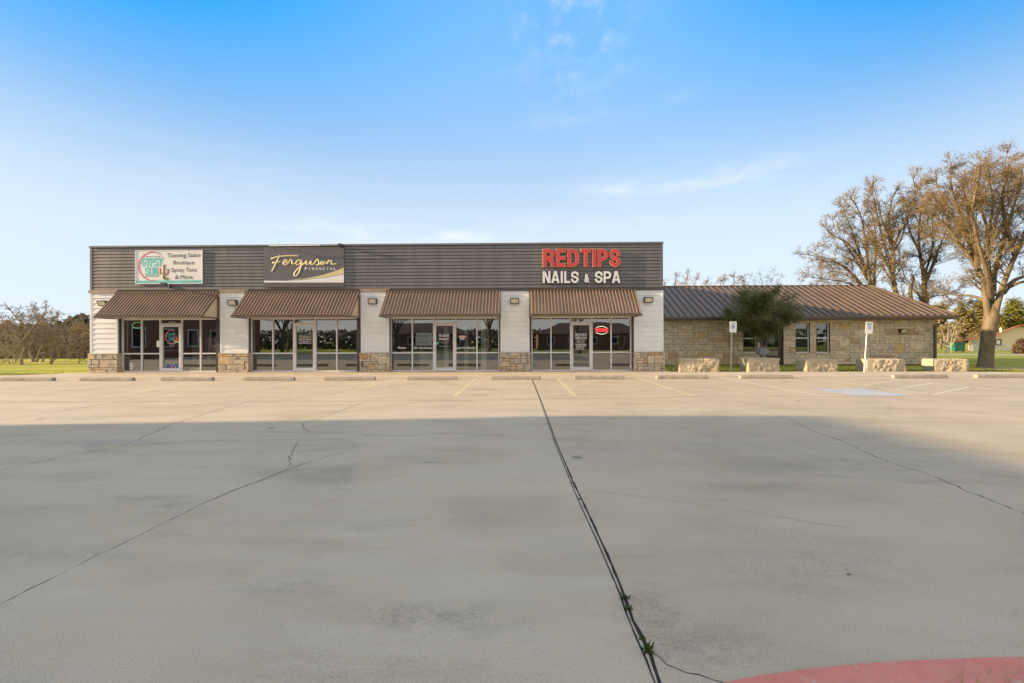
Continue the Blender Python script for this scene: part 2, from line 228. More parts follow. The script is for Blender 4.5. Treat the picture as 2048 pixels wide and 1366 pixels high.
# ------------------------------------------------------------------ mesh builder
class MB:
    def __init__(s, mats=None): s.v = []; s.f = []; s.mi = []; s.tone = []; s.cur = 0; s.t = 0.0; s.smooth = []; s.sm = False
    def face(s, pts):
        b = len(s.v); s.v += [tuple(p) for p in pts]; s._f(tuple(range(b, b+len(pts))))
    def _f(s, idx): s.f.append(idx); s.mi.append(s.cur); s.tone.append(s.t); s.smooth.append(s.sm)
    def box(s, x0, x1, y0, y1, z0, z1):
        b = len(s.v); s.v += [(x, y, z) for z in (z0, z1) for y in (y0, y1) for x in (x0, x1)]
        for q in ((0, 2, 3, 1), (4, 5, 7, 6), (0, 1, 5, 4), (2, 6, 7, 3), (0, 4, 6, 2), (1, 3, 7, 5)): s._f(tuple(b+i for i in q))
    def bevbox(s, x0, x1, y0, y1, z0, z1, e):
        """box with its front (-y) edges chamfered"""
        b = len(s.v); s.v += [(x0, y1, z0), (x1, y1, z0), (x1, y1, z1), (x0, y1, z1), (x0, y0+e, z0), (x1, y0+e, z0), (x1, y0+e, z1), (x0, y0+e, z1), (x0+e, y0, z0+e), (x1-e, y0, z0+e), (x1-e, y0, z1-e), (x0+e, y0, z1-e)]
        for q in ((8, 9, 10, 11), (4, 5, 9, 8), (5, 6, 10, 9), (6, 7, 11, 10), (7, 4, 8, 11), (0, 1, 5, 4), (1, 2, 6, 5), (2, 3, 7, 6), (3, 0, 4, 7)): s._f(tuple(b+i for i in q))
    def prism(s, pts, d):
        """closed polygon pts (3-D) pushed by vector d"""
        d = Vector(d); b = len(s.v); n = len(pts); s.v += [tuple(p) for p in pts] + [tuple(Vector(p)+d) for p in pts]
        s._f(tuple(range(b+n-1, b-1, -1))); s._f(tuple(range(b+n, b+2*n)))
        for i in range(n): j = (i+1) % n; s._f((b+i, b+j, b+n+j, b+n+i))
    def strip(s, prof, a, b):
        """profile (list of offsets as vectors) swept from a to b, open"""
        k = len(s.v); n = len(prof); s.v += [tuple(Vector(a)+Vector(p)) for p in prof] + [tuple(Vector(b)+Vector(p)) for p in prof]
        for i in range(n-1): s._f((k+i, k+i+1, k+n+i+1, k+n+i))
    def tube(s, pts, rad, sides=6, cap=True, sq=None):
        pts = [Vector(p) for p in pts]; n = len(pts)
        if n < 2: return
        if not isinstance(rad, (list, tuple)): rad = [rad]*n
        t0 = (pts[1]-pts[0]).normalized(); u = t0.orthogonal().normalized(); k = len(s.v)
        cs = [(math.cos(2*math.pi*i/sides), math.sin(2*math.pi*i/sides)) for i in range(sides)]
        for i in range(n):
            t = (pts[min(i+1, n-1)]-pts[max(i-1, 0)])
            if t.length < 1e-9: t = t0
            t = t.normalized(); u = u - t*u.dot(t)
            u = u.normalized() if u.length > 1e-6 else t.orthogonal().normalized(); w = t.cross(u); r = rad[i]
            for c, q in cs:
                o = u*(c*r)+w*(q*r)
                if sq: o = Vector((o.x*sq[0], o.y*sq[1], o.z*sq[2]))
                s.v.append((pts[i].x+o.x, pts[i].y+o.y, pts[i].z+o.z))
        for i in range(n-1):
            for j in range(sides):
                a = k+i*sides+j; b = k+i*sides+(j+1) % sides; s._f((a, b, b+sides, a+sides))
        if cap: s._f(tuple(range(k+sides-1, k-1, -1))); s._f(tuple(range(k+(n-1)*sides, k+n*sides)))
    def lathe(s, prof, cx, cy, sides=12):
        k = len(s.v)
        for r, z in prof:
            for j in range(sides): a = 2*math.pi*j/sides; s.v.append((cx+r*math.cos(a), cy+r*math.sin(a), z))
        for i in range(len(prof)-1):
            for j in range(sides): a = k+i*sides+j; b = k+i*sides+(j+1) % sides; s._f((a, b, b+sides, a+sides))
        s._f(tuple(range(k+sides-1, k-1, -1))); s._f(tuple(range(k+(len(prof)-1)*sides, k+len(prof)*sides)))
    def build(s, name, mats, parent=None, kind=None, label=None):
        if isinstance(mats, str): mats = [mats]
        o0 = worldloc(parent); me = bpy.data.meshes.new(name)
        me.from_pydata([(x-o0.x, y-o0.y, z-o0.z) for x, y, z in s.v], [], s.f)
        for mm in mats: me.materials.append(MATS[mm])
        me.polygons.foreach_set('material_index', s.mi); me.polygons.foreach_set('use_smooth', s.smooth)
        if any(s.tone):
            a = me.attributes.new('tone', 'FLOAT', 'FACE'); a.data.foreach_set('value', s.tone)
        me.update(); o = bpy.data.objects.new(name, me); C.objects.link(o)
        if parent: o.parent = parent
        if kind: o['kind'] = kind
        if label: o['label'] = label
        return o
def worldloc(o):
    v = Vector((0, 0, 0))
    while o is not None: v += o.location; o = o.parent
    return v
def thing(name, loc, label, cat, group=None):
    o = bpy.data.objects.new(name, None); o.empty_display_size = .3; C.objects.link(o); o.location = loc; o['label'] = label; o['category'] = cat
    if group: o['group'] = group
    return o
def tag(o, label, cat, group=None):
    o['label'] = label; o['category'] = cat
    if group: o['group'] = group
    return o
def dup(o, loc=None, parent=None, label=None):
    c = o.copy(); C.objects.link(c)
    if parent: c.parent = parent
    if loc is not None: c.location = loc
    if label: c['label'] = label
    for ch in o.children: dup(ch, None, c)
    return c
def text(name, body, x0, x1, z0, z1, y, mat, parent, ext=.004, off=0.0, shear=0, sub=None):
    cu_ = bpy.data.curves.new(name, 'FONT'); cu_.body = body; cu_.size = 1; cu_.offset = off; cu_.shear = shear; cu_.resolution_u = 4; cu_.align_x = 'CENTER'; cu_.space_line = .85
    cu_.extrude = .5 if ext else 0
    ob = bpy.data.objects.new(name, cu_); C.objects.link(ob); dg = bpy.context.evaluated_depsgraph_get(); me = bpy.data.meshes.new_from_object(ob.evaluated_get(dg)); bpy.data.objects.remove(ob)
    xs = [v.co.x for v in me.vertices]; ys = [v.co.y for v in me.vertices]; a, b, c, d = min(xs), max(xs), min(ys), max(ys); o0 = worldloc(parent)
    for v in me.vertices:
        X = x0+(v.co.x-a)/(b-a)*(x1-x0); Z = z0+(v.co.y-c)/(d-c)*(z1-z0); Y = y-v.co.z*ext
        v.co = (X-o0.x, Y-o0.y, Z-o0.z)
    me.materials.clear(); me.materials.append(MATS[mat])
    for p in me.polygons: p.material_index = 0
    me.name = name; o = bpy.data.objects.new(name, me); C.objects.link(o); o.parent = parent; return o
def catmull(pts, n=6):
    pts = [Vector(p) for p in pts]; q = [pts[0]*2-pts[1]] + pts + [pts[-1]*2-pts[-2]]; out = []
    for i in range(1, len(q)-2):
        a, b, c, d = q[i-1:i+3]
        for k in range(n):
            t = k/n; out.append(.5*((2*b)+(c-a)*t+(2*a-5*b+4*c-d)*t*t+(3*b-a-3*c+d)*t*t*t))
    out.append(pts[-1]); return out
def ashlar(mb, x0, x1, z0, z1, yf, cw, ch, rng, gap=.012, dep=.07, jit=.014, plane='xz'):
    """irregular coursed stones filling a rectangle; front face near yf, bodies go back by dep"""
    nx = max(1, round((x1-x0)/cw)); nz = max(1, round((z1-z0)/ch)); cw = (x1-x0)/nx; ch = (z1-z0)/nz
    used = [[False]*nx for _ in range(nz)]
    for j in range(nz):
        for i in range(nx):
            if used[j][i]: continue
            w = rng.choice((1, 2, 2, 3, 3, 4)); h = rng.choice((1, 1, 1, 2, 2, 3)) if w > 1 else rng.choice((1, 1, 2))
            k = 0
            while k < w and i+k < nx and not used[j][i+k]: k += 1
            w = k; h = min(h, nz-j)
            for b in range(j, j+h):
                for a in range(i, i+w): used[b][a] = True
            g = gap/2; mb.t = rng.random()*.999+.0005; o = rng.uniform(-jit, jit)
            if plane == 'xz': mb.bevbox(x0+i*cw+g, x0+(i+w)*cw-g, yf+o, yf+dep, z0+j*ch+g, z0+(j+h)*ch-g, .008)
            else: mb.box(yf+o if plane == 'left' else yf-dep, yf+dep if plane == 'left' else yf+o, x0+i*cw+g, x0+(i+w)*cw-g, z0+j*ch+g, z0+(j+h)*ch-g)
    mb.t = 0.0
rng = random.Random(7)
YF = 21.6
# ------------------------------------------------------------------ the ground
def sheet(name, pts, z, mat):
    mb = MB(); mb.face([(x, y, z) for x, y in pts]); return mb.build(name, mat, kind='structure')
sheet('ground', [(-900, -900), (900, -900), (900, 900), (-900, 900)], -.03, 'grass')
lot = MB()
lotpts = [(-33, -9), (40, -9), (40, 18.6), (27, 19.2), (21, 20.75), (19.4, 21.0), (7.1, 21.12), (-20.9, 21.12), (-21.5, 20.7), (-22.6, 20.0), (-33, 18.9)]
lot.face([(x, y, 0.0) for x, y in lotpts])
def poly_strip(mb, pts, w, z, jit=0.0, seg=.12, wv=.5, seed=0, skip=0):
    rg = random.Random(seed); P2 = []
    for a, b in zip(pts[:-1], pts[1:]):
        L = (b-a).length; n = max(1, int(L/seg))
        for i in range(n): P2.append(a+(b-a)*(i/n))
    P2.append(pts[-1]); out = []
    for i, p in enumerate(P2):
        t = (P2[min(i+1, len(P2)-1)]-P2[max(i-1, 0)]).normalized(); nrm = Vector((-t.y, t.x, 0)); q = p+nrm*rg.uniform(-jit, jit); ww = w*(1+rg.uniform(-wv, wv))*.5
        out.append((q+nrm*ww, q-nrm*ww))
    for (a, b), (c, d) in zip(out[:-1], out[1:]):
        if skip and rg.random() < skip: continue
        mb.face([(a.x, a.y, z), (b.x, b.y, z), (d.x, d.y, z), (c.x, c.y, z)])
def px(pts, sx=1, ox=0, oy=0): return [G(ox+x/sx, oy+y/sx) for x, y in pts]
lot.cur = 1   # the expansion joint: two black gaps with a strip of concrete between
jl = px([(262, 0), (290, 62), (320, 130), (385, 270), (470, 470), (500, 560), (570, 720), (612, 830)], 1.954, 1000, 950)
jr = px([(281, 0), (312, 80), (345, 150), (410, 290), (470, 430), (520, 570), (585, 690), (630, 830)], 1.954, 1000, 950)
jf = px([(1048, 30), (1064, 85), (1108, 195), (1120, 230), (1196, 450), (1290, 680)], 2.926, 700, 730)
jf2 = px([(1050, 30), (1067, 85), (1112, 195), (1126, 230), (1206, 450), (1304, 680)], 2.926, 700, 730)
poly_strip(lot, jf+jl[1:], .009, .0018, .0010, .06, .3, 1); poly_strip(lot, jf2+jr[1:], .016, .0018, .0016, .07, .35, 2)
for i, (a, b) in enumerate(((690, 1302), (715, 1311))): poly_strip(lot, [G(700+(b-8)/2.926, 730+a/2.926), G(700+(b+14)/2.926, 730+(a-2)/2.926)], .012, .0045, .002, .05, .3, i)
lot.cur = 2
def crack(pts, w, jit=.02, seed=0): poly_strip(lot, pts, w*.5, .0012, jit*.6, .045, .85, seed, 0)
crack(px([(0, 841), (240, 803), (480, 761), (576, 745)]), .022, .003, 1)
crack(px([(1550, 190), (1450, 215), (1215, 280), (1000, 350), (900, 395), (825, 428)], 2.926, 0, 730), .026, .03, 2)
crack(px([(830, 432), (690, 480), (520, 508), (300, 550), (150, 583), (0, 613)], 2.926, 0, 730), .018, .025, 3)
crack(px([(720, 478), (1040, 455), (1300, 440), (1520, 440), (1700, 436), (1800, 441), (2048, 431), (2198, 411), (2398, 413), (2548, 403), (2690, 402), (2950, 410)], 2.926, 0, 730), .017, .03, 4)
crack(px([(2150, 205), (2048, 250), (1900, 300), (1770, 345), (1775, 365), (1805, 392), (2048, 397), (2198, 410)], 2.926, 0, 730), .016, .03, 5)
crack(px([(1750, 450), (1710, 500), (1715, 515), (1690, 540), (1700, 590)], 2.926, 0, 730), .018, .03, 6)
crack(px([(2100, 470), (2048, 495), (1900, 540), (1700, 605), (1560, 665), (1430, 712), (1330, 750), (1250, 785)], 2.926, 0, 730), .014, .012, 7)
crack(px([(1250, 50), (1200, 72), (1000, 148), (850, 210), (620, 325), (500, 385), (370, 445), (260, 500), (120, 570), (-60, 665)], 2.048, 0, 900), .011, .010, 8)
crack(px([(500, 265), (600, 290), (700, 328), (760, 360), (840, 400), (960, 437), (1040, 475), (1130, 517), (1250, 568), (1400, 615), (1520, 652), (1640, 705), (1740, 750), (1840, 788), (2090, 885)], 2.934, 1350, 730), .020, .03, 9)
crack(px([(350, 62), (600, 92), (800, 115), (1100, 165), (1380, 212)], 1.954, 1000, 950), .006, .02, 10)
crack(px([(590, 690), (650, 740), (730, 770), (830, 795), (960, 830)], 1.954, 1000, 950), .010, .015, 11)
crack(px([(1000, 345), (1400, 350), (1640, 352)], 2.926, 700, 730), .012, .02, 12)
lot.build('parking_lot', ['concrete', 'black_seam', 'crack_grey'], kind='structure')
walk = MB(); walk.face([(-21.5, 17.9, .004), (7.1, 17.9, .004), (7.1, 21.1, .004), (-21.5, 21.1, .004)]); walk.face([(-20.9, 21.12, .004), (6.95, 21.12, .004), (6.95, 21.95, .004), (-20.9, 21.95, .004)]); walk.face([(7.1, 18.35, .004), (26, 18.35, .004), (20.9, 20.7, .004), (19.3, 20.95, .004), (7.1, 21.05, .004)])
walk.build('sidewalk', 'walk_concrete', kind='structure')
# painted lines
def line(mb, x0, y0, x1, y1, w, z=.0016, seed=0):
    poly_strip(mb, [Vector((x0, y0, 0)), Vector((x1, y1, 0))], w, z, .003, .2, .12, seed)
yl = MB(); wl = MB()
for x in (-11.05, -8.0, -4.87, -1.73, 1.42, 4.51): line(yl, x, 17.8, x, 11.9, .1)
for x in (-17.2, -14.1, 7.74, 10.85, 13.7, 16.9, 20.0): line(wl, x, 17.85 if x < 7 else 18.2, x, 11.9, .1)
for k in range(5): y = 12.2+k*1.25; line(wl, 10.9, y, 13.65, y+1.9 if k < 4 else 18.2, .1, .0024)
yl.build('yellow_stall_lines', 'line_yellow', kind='structure'); wl.build('white_stall_lines', 'line_white', kind='structure')
rl = MB(); a = px([(-30, 213.5), (700, 214), (2048, 213), (2750, 206), (3158, 201)], 2.926, 0, 730); poly_strip(rl, a, .05, .0016, .006, .2, .35, 4)
a = px([(-100, 193), (0, 187), (700, 185), (1400, 183), (2048, 181)], 2.934, 1350, 730); poly_strip(rl, [G(1081, 797.5)]+a, .05, .0016, .006, .2, .35, 5); rl.build('red_fire_line', 'line_red', kind='structure')
bl = MB(); cx, cy = 9.35, 12.75
bl.face([(cx-.72, cy-.85, .0016), (cx+.72, cy-.85, .0016), (cx+.72, cy+.85, .0016), (cx-.72, cy+.85, .0016)]); bl.cur = 1
def wheelchair(put, s):
    """strokes of the access symbol in a unit box; put(u,v) -> point"""
    a = [(-.08, .38), (-.06, .02), (.2, .0), (.32, -.36), (.42, -.33)]; b = [(-.07, .2), (.18, .18)]
    ring = [(-.04+.29*math.cos(t), -.14+.29*math.sin(t)) for t in [2.2+.35*i for i in range(12)]]
    head = [(-.1+.07*math.cos(t), .46+.07*math.sin(t)) for t in [i*.8 for i in range(8)]]
    return [[put(*q) for q in k] for k in (a, b, ring, head)]
for st in wheelchair(lambda u, v: Vector((cx+u*1.3, cy+v*1.5, 0)), 1): poly_strip(bl, st, .1, .003, 0, 1, .1)
bl.build('accessible_stall_marking', ['faded_blue', 'line_white'], kind='structure')
# far paths, road behind the camera
sheet('footpath', [(23.0, 23.2), (46, 22.4), (46, 24.2), (25, 24.3)], -.02, 'path_concrete'); sheet('driveway', [(37, 44), (90, 40), (90, 46), (40, 48)], -.02, 'path_concrete')
sheet('street', [(-200, -24), (200, -24), (200, -16), (-200, -16)], -.02, 'asphalt')
# red painted kerb at the camera's right
kb = MB(); n = 24; arc = catmull([G(1335, 1392), G(1440, 1367), G(1560, 1346), G(1700, 1330), G(1870, 1320), G(2060, 1315), G(2300, 1316)], 6)
inn = [p+Vector((.04, -.75-.02*i, 0)) for i, p in enumerate(arc)]
for (a, b, c, d) in zip(arc[:-1], arc[1:], inn[1:], inn[:-1]):
    kb.sm = False; kb.face([(d.x, d.y, .012), (c.x, c.y, .012), (b.x, b.y-.012, .012), (a.x, a.y-.012, .012)]); kb.face([(a.x, a.y-.012, .012), (b.x, b.y-.012, .012), (b.x, b.y, .001), (a.x, a.y, .001)])
kb.build('red_kerb', 'red_paint', kind='structure')
# ------------------------------------------------------------------ the storefront building
XL, XR = -20.74, 6.72
SB = thing('storefront_building', (-7, YF, 0), 'long single-storey shop block with dark ribbed metal fascia and white siding piers', 'building')
piers = [(-20.78, -19.42), (-14.42, -13.06), (-7.62, -6.26), (-.95, .43), (5.36, 6.74)]
bays = [(-19.42, -14.42), (-13.06, -7.62), (-6.26, -.95), (.43, 5.36)]
w = MB()   # shell: side and back walls, roof deck, piers behind the cladding, header over the bays
w.box(XL+.02, XL+.2, YF+.32, 38, 0, 6.0); w.box(XR-.2, XR-.02, YF+.32, 38, 0, 6.0); w.box(XL+.2, XR-.2, 37.8, 38, 0, 6.0); w.box(XL+.2, XR-.2, YF+.32, 37.8, 5.3, 5.4)
w.box(XL+.02, XR-.02, YF+.05, YF+.32, 2.62, 6.0)
for a, b in piers: w.box(a+.03, b-.03, YF+.05, YF+.55, 0, 2.62)
w.build('wall', 'tan_trim', SB)
f = MB(); prof = []; nz = 13; z0 = 3.97; ch = (6.02-z0)/nz     # ribbed fascia: flat pans with a shadowed groove under each
for k in range(nz):
    z = z0+k*ch; prof += [(0, 0, z), (0, -.05, z+.004), (0, -.035, z+ch*.86), (0, -.002, z+ch*.90), (0, 0, z+ch-.001)]
f.strip(prof, (XL+.1, YF, 0), (XR-.1, YF, 0))
f.box(XL, XL+.1, YF-.053, YF+.3, 3.97, 6.02); f.box(XR-.1, XR, YF-.053, YF+.3, 3.97, 6.02)
f.build('fascia', 'fascia_metal', SB)
f = MB(); f.box(XL-.02, XR+.02, YF-.09, YF+.34, 6.022, 6.10); f.box(XL-.02, XL+.25, YF+.34, 38, 6.022, 6.1); f.box(XR-.25, XR+.02, YF+.34, 38, 6.022, 6.1); f.build('parapet_cap', 'cap_metal', SB)
f = MB()
for i, (a, b) in enumerate(piers): f = MB(); f.box(a-.03, b+.03, YF-.075, YF+.04, 3.84, 3.965); f.build('flashing', 'dark_trim' if i > 2 else 'flash_metal', SB)
for (a, b) in piers:
    s = MB(); prof = []; n = 12; zb = .92; ch = (3.838-zb)/n
    for k in range(n): z = zb+k*ch; prof += [(0, -.026, z), (0, -.004, z+ch-.001)]
    s.strip(prof, (a+.09, YF, 0), (b-.09, YF, 0)); s.build('siding', 'siding_paint', SB)
    s = MB(); s.box(a, a+.09, YF-.0275, YF+.05, .92, 3.838); s.box(b-.09, b, YF-.0275, YF+.05, .92, 3.838); s.build('corner_trim', 'siding_paint', SB)
    s = MB(); s.t = .0; ashlar(s, a-.04, b+.04, 0, .88, YF-.10, .17, .125, rng, .02, .15, .022)
    s.cur = 1; s.box(a-.03, b+.03, YF-.08, YF+.3, 0, .875); s.cur = 0
    ashlar(s, YF-.1, YF+.3, 0, .88, b+.04, .2, .125, rng, .012, .07, .008, 'right'); ashlar(s, YF-.1, YF+.3, 0, .88, a-.04, .2, .125, rng, .012, .07, .008, 'left')
    s.t = .3; s.bevbox(a-.05, b+.05, YF-.115, YF+.3, .878, .918, .006); s.t = 0
    s.build('stone_base', ['limestone_base', 'mortar'], SB)
sw = MB(); prof = []
for k in range(20): z = .05+k*.3; prof += [(.02, 0, z), (0, 0, z+.299)]
sw.strip(prof, (XR, YF+.3, 0), (XR, 38, 0)); sw.box(XR-.02, XR+.035, YF+.05, YF+.3, .92, 3.97); sw.build('side_cladding', 'siding_paint', SB)
s = MB(); s.box(XL-.045, XL+.02, YF-.02, YF+.3, .92, 3.838); s.build('corner_post', 'tan_trim', SB)
# awnings
def awning(i, xa, xb, front_drop=1.2):
    zt, zb, out = 3.80, 2.62, 1.2; A = MB(); nrib = round((xb-xa)/.152); p = (xb-xa)/nrib; nv = Vector((0, -(zt-zb), out)).normalized()*-1
    nrm = Vector((0, -(zt-zb), -(-out))).normalized(); prof = []
    for k in range(nrib):
        x = k*p
        for dx, h in ((.0, 0), (p*.46, 0), (p*.56, .07), (p*.84, .07), (p*.96, 0)): prof.append(Vector((x+dx, 0, 0))+nrm*h)
    prof.append(Vector((xb-xa, 0, 0))); A.strip(prof, (xa, YF-.06, zt), (xa, YF-out, zb))
    A.strip([p_-nrm*.02 for p_ in (Vector((0, 0, 0)), Vector((xb-xa, 0, 0)))], (xa, YF-.06, zt), (xa, YF-out, zb))
    o = A.build('awning', 'awning_metal', SB)
    B = MB(); B.box(xa-.015, xb+.015, YF-.12, YF-.051, zt-.02, zt+.10); B.build('head_flashing', 'dark_trim', o)
    B = MB(); B.box(xa-.02, xb+.02, YF-out-.03, YF-out+.03, zb-.055, zb+.012); B.box(xa-.02, xa+.03, YF-out+.03, YF-.05, zb-.055, zb-.005); B.box(xb-.03, xb+.02, YF-out+.03, YF-.05, zb-.055, zb-.005)
    for x in (xa, xb): d = .03 if x == xa else -.03; B.prism([(x, YF-out, zb+.03), (x, YF-.06, zt+.03), (x, YF-.06, zt-.09), (x, YF-out, zb-.03)], (d, 0, 0)); B.box(min(x, x+d), max(x, x+d), YF-.13, YF-.07, zb, zt-.12)
    B.build('awning_frame', 'dark_brown_metal', o)
    for x in (xa+.035, xb-.055):
        B = MB(); B.prism([(x, YF-out+.12, zb+.01), (x, YF-.13, zt-.16), (x, YF-.13, zb+.01)], (.02, 0, 0)); B.build('end_panel', 'tan_panel', o)
for i, (a, b) in enumerate(((-19.47, -14.46), (-13.14, -7.66), (-6.36, -.93), (.42, 5.42))): awning(i, a, b)
# bays: glazing set back 0.25 m
YG = YF+.25
mull = [(284.5, 321.5, 364.5, 402), (546.7, 588, 632, 674), (825, 867.5, 911.5, 954), (1102, 1141, 1184, 1222)]
ends = [(245, 437.5), (502.5, 717), (781, 999), (1062.5, 1262.5)]
FZ = .06; ZT = 2.605; ZR = .90; ZD = 2.30
BAY = []; YI = 27.2
for i, ((a, b), (ea, eb), ms) in enumerate(zip(bays, ends, mull)):
    xa, xb = P(ea, 700, YG).x, P(eb, 700, YG).x; mx = [P(q, 700, YG).x for q in ms]; h = .028
    r = MB(); r.box(a+.0, xa, YF+.051, YG+.1, 0, 2.62); r.box(xb, b, YF+.051, YG+.1, 0, 2.62); r.box(xa, xb, YG-.0, YG+.1, ZT+.002, 2.619); r.build('reveal', 'dark_trim', SB)
    r = MB(); r.box(xa-.2, xb+.2, YF+.02, YG-.002, 2.608, 2.64); r.build('soffit', 'tan_panel', SB)
    fr = MB()
    fr.box(xa, xa+.06, YG-.05, YG+.05, 0, ZT); fr.box(xb-.06, xb, YG-.05, YG+.05, 0, ZT)
    for q in mx: fr.box(q-h, q+h, YG-.05, YG+.05, 0, ZT)
    xs = [xa+.06, mx[0], mx[1], mx[2], mx[3], xb-.06]; pan = MB()
    for k in range(5):
        l = xs[k]+(h if k else 0); rr = xs[k+1]-(h if k < 4 else 0)
        fr.box(l, rr, YG-.05, YG+.05, ZT-.07, ZT)
        if k != 2:
            fr.box(l, rr, YG-.05, YG+.05, 0, .07); fr.box(l, rr, YG-.045, YG+.045, ZR-.03, ZR+.03)
            for za, zb in ((.07, ZR-.03), (ZR+.03, ZT-.07)): pan.face([(l, YG+.01, za), (rr, YG+.01, za), (rr, YG+.01, zb), (l, YG+.01, zb)])
        else:
            fr.box(l, rr, YG-.05, YG+.05, ZD, ZD+.07); pan.face([(l, YG+.01, ZD+.07), (rr, YG+.01, ZD+.07), (rr, YG+.01, ZT-.07), (l, YG+.01, ZT-.07)])
            dl, dr = l, rr
    fo = fr.build('window_frame', 'aluminium', SB); pan.build('window_glass', 'shop_glass', fo)
    d = MB(); d.box(dl+.005, dl+.095, YG-.06, YG+.03, .015, ZD-.005); d.box(dr-.095, dr-.005, YG-.06, YG+.03, .015, ZD-.005); d.box(dl+.095, dr-.095, YG-.06, YG+.03, .015, .19); d.box(dl+.095, dr-.095, YG-.06, YG+.03, ZD-.10, ZD-.005)
    do = d.build('door', 'aluminium', SB)
    g = MB(); g.face([(dl+.095, YG, .19), (dr-.095, YG, .19), (dr-.095, YG, ZD-.1), (dl+.095, YG, ZD-.1)]); g.build('door_glass', 'shop_glass', do)
    g = MB(); g.tube([(dl+.06, YG-.07, .95), (dl+.06, YG-.13, .95), (dl+.06, YG-.13, 1.18), (dl+.06, YG-.07, 1.18)], .013, 8); g.build('handle', 'galvanised', do)
    g = MB(); g.box(dl+.095, dr-.095, YG+.012, YG+.05, 1.03, 1.06); g.build('push_bar', 'aluminium', do)
    # the shop room behind the glass
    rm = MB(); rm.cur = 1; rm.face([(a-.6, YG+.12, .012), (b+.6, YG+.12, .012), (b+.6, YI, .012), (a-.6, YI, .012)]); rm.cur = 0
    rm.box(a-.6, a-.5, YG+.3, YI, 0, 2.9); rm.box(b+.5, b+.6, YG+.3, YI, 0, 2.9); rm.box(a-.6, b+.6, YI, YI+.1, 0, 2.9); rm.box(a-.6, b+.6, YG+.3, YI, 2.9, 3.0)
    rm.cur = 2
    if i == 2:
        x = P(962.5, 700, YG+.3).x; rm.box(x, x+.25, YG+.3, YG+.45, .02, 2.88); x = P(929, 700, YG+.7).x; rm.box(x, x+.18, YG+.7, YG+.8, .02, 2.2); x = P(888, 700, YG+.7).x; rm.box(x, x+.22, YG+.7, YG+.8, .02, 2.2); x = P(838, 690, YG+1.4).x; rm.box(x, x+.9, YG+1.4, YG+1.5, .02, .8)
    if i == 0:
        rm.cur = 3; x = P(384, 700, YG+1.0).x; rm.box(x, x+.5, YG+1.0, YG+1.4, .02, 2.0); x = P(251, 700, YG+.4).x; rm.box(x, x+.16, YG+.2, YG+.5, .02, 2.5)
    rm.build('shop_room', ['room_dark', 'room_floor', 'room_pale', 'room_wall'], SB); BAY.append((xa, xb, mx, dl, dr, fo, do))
def pz(x, y, Y=YG): p = P(x, y, Y); return p.x, p.z
def ptext(name, body, x0, y0, x1, y1, mat, parent, Y=YG-.004, **k):
    a = P(x0, y0, Y); b = P(x1, y1, Y); return text(name, body, a.x, b.x, b.z, a.z, Y, mat, parent, **k)
def pbox(mb, x0, y0, x1, y1, Y, t):
    a = P(x0, y0, Y); b = P(x1, y1, Y); mb.box(a.x, b.x, Y, Y+t, b.z, a.z)
def arcp(cx, cy, rx, ry, a0, a1, n=7): return [(cx+rx*math.cos(R(a0+(a1-a0)*i/n)), cy+ry*math.sin(R(a0+(a1-a0)*i/n))) for i in range(n+1)]
def glyph(ch, w, h, t):
    """centre lines of a condensed block capital"""
    x0, x1, y0, y1, mx_ = t/2, w-t/2, t/2, h-t/2, w/2; rx = (x1-x0)/2; ry = min(rx*1.05, h*.22); m_ = h*.5
    top = lambda a0, a1: arcp(mx_, y1-ry, rx, ry, a0, a1); bot = lambda a0, a1: arcp(mx_, y0+ry, rx, ry, a0, a1)
    if ch == 'I': return [[(mx_, 0), (mx_, h)]]
    if ch == 'T': return [[(0, y1), (w, y1)], [(mx_, 0), (mx_, h-t)]]
    if ch == 'L': return [[(x0, 0), (x0, h)], [(t, y0), (w, y0)]]
    if ch == 'E': return [[(x0, 0), (x0, h)], [(t, y1), (w, y1)], [(t, m_), (w*.94, m_)], [(t, y0), (w, y0)]]
    if ch == 'D': r = (x1-t*.9)*.8; return [[(x0, 0), (x0, h)], [(t, y1)]+arcp(x1-r, y1-r, r, r, 90, 0)+arcp(x1-r, y0+r, r, r, 0, -90)+[(t, y0)]]
    if ch in 'PR':
        b = h*(.44 if ch == 'P' else .47); r = (y1-b)/2; q = [(t, y1)]+arcp(x1-r, y1-r, r, r, 90, -90)+[(t, b)]
        return [[(x0, 0), (x0, h)], q]+([[(mx_, b-t*.45), (x1-t*.35, b-t*.6), (x1-t*.05, b-t*1.3), (x1, 0)]] if ch == 'R' else [])
    if ch == 'S': return [[(x1, y1-ry-t*.35)]+top(0, 180)+[(x0, y1-ry-.02*h), (x0+t*.2, h*.58), (x1-t*.2, h*.42), (x1, y0+ry+.02*h)]+bot(0, -180)+[(x0, y0+ry+t*.35)]]
    if ch == 'N': return [[(x0, 0), (x0, h)], [(x1, 0), (x1, h)], [(x0+t*.25, h-t*.2), (x1-t*.25, t*.2)]]
    if ch == 'A': return [[(x0*.9, 0), (mx_-t*.12, h)], [(mx_+t*.12, h), (w-x0*.9, 0)], [(w*.22, h*.27), (w*.78, h*.27)]]
    if ch == 'U': return [[(x0, h)]+bot(180, 360)+[(x1, h)]]
    if ch == 'G': return [[(x1, y1-ry-t*.3)]+top(0, 180)+bot(180, 360)+[(x1, h*.46), (w*.55, h*.46)]]
    if ch == 'Y': return [[(x0, h), (mx_, h*.46), (x1, h)], [(mx_, h*.44), (mx_, 0)]]
    return []
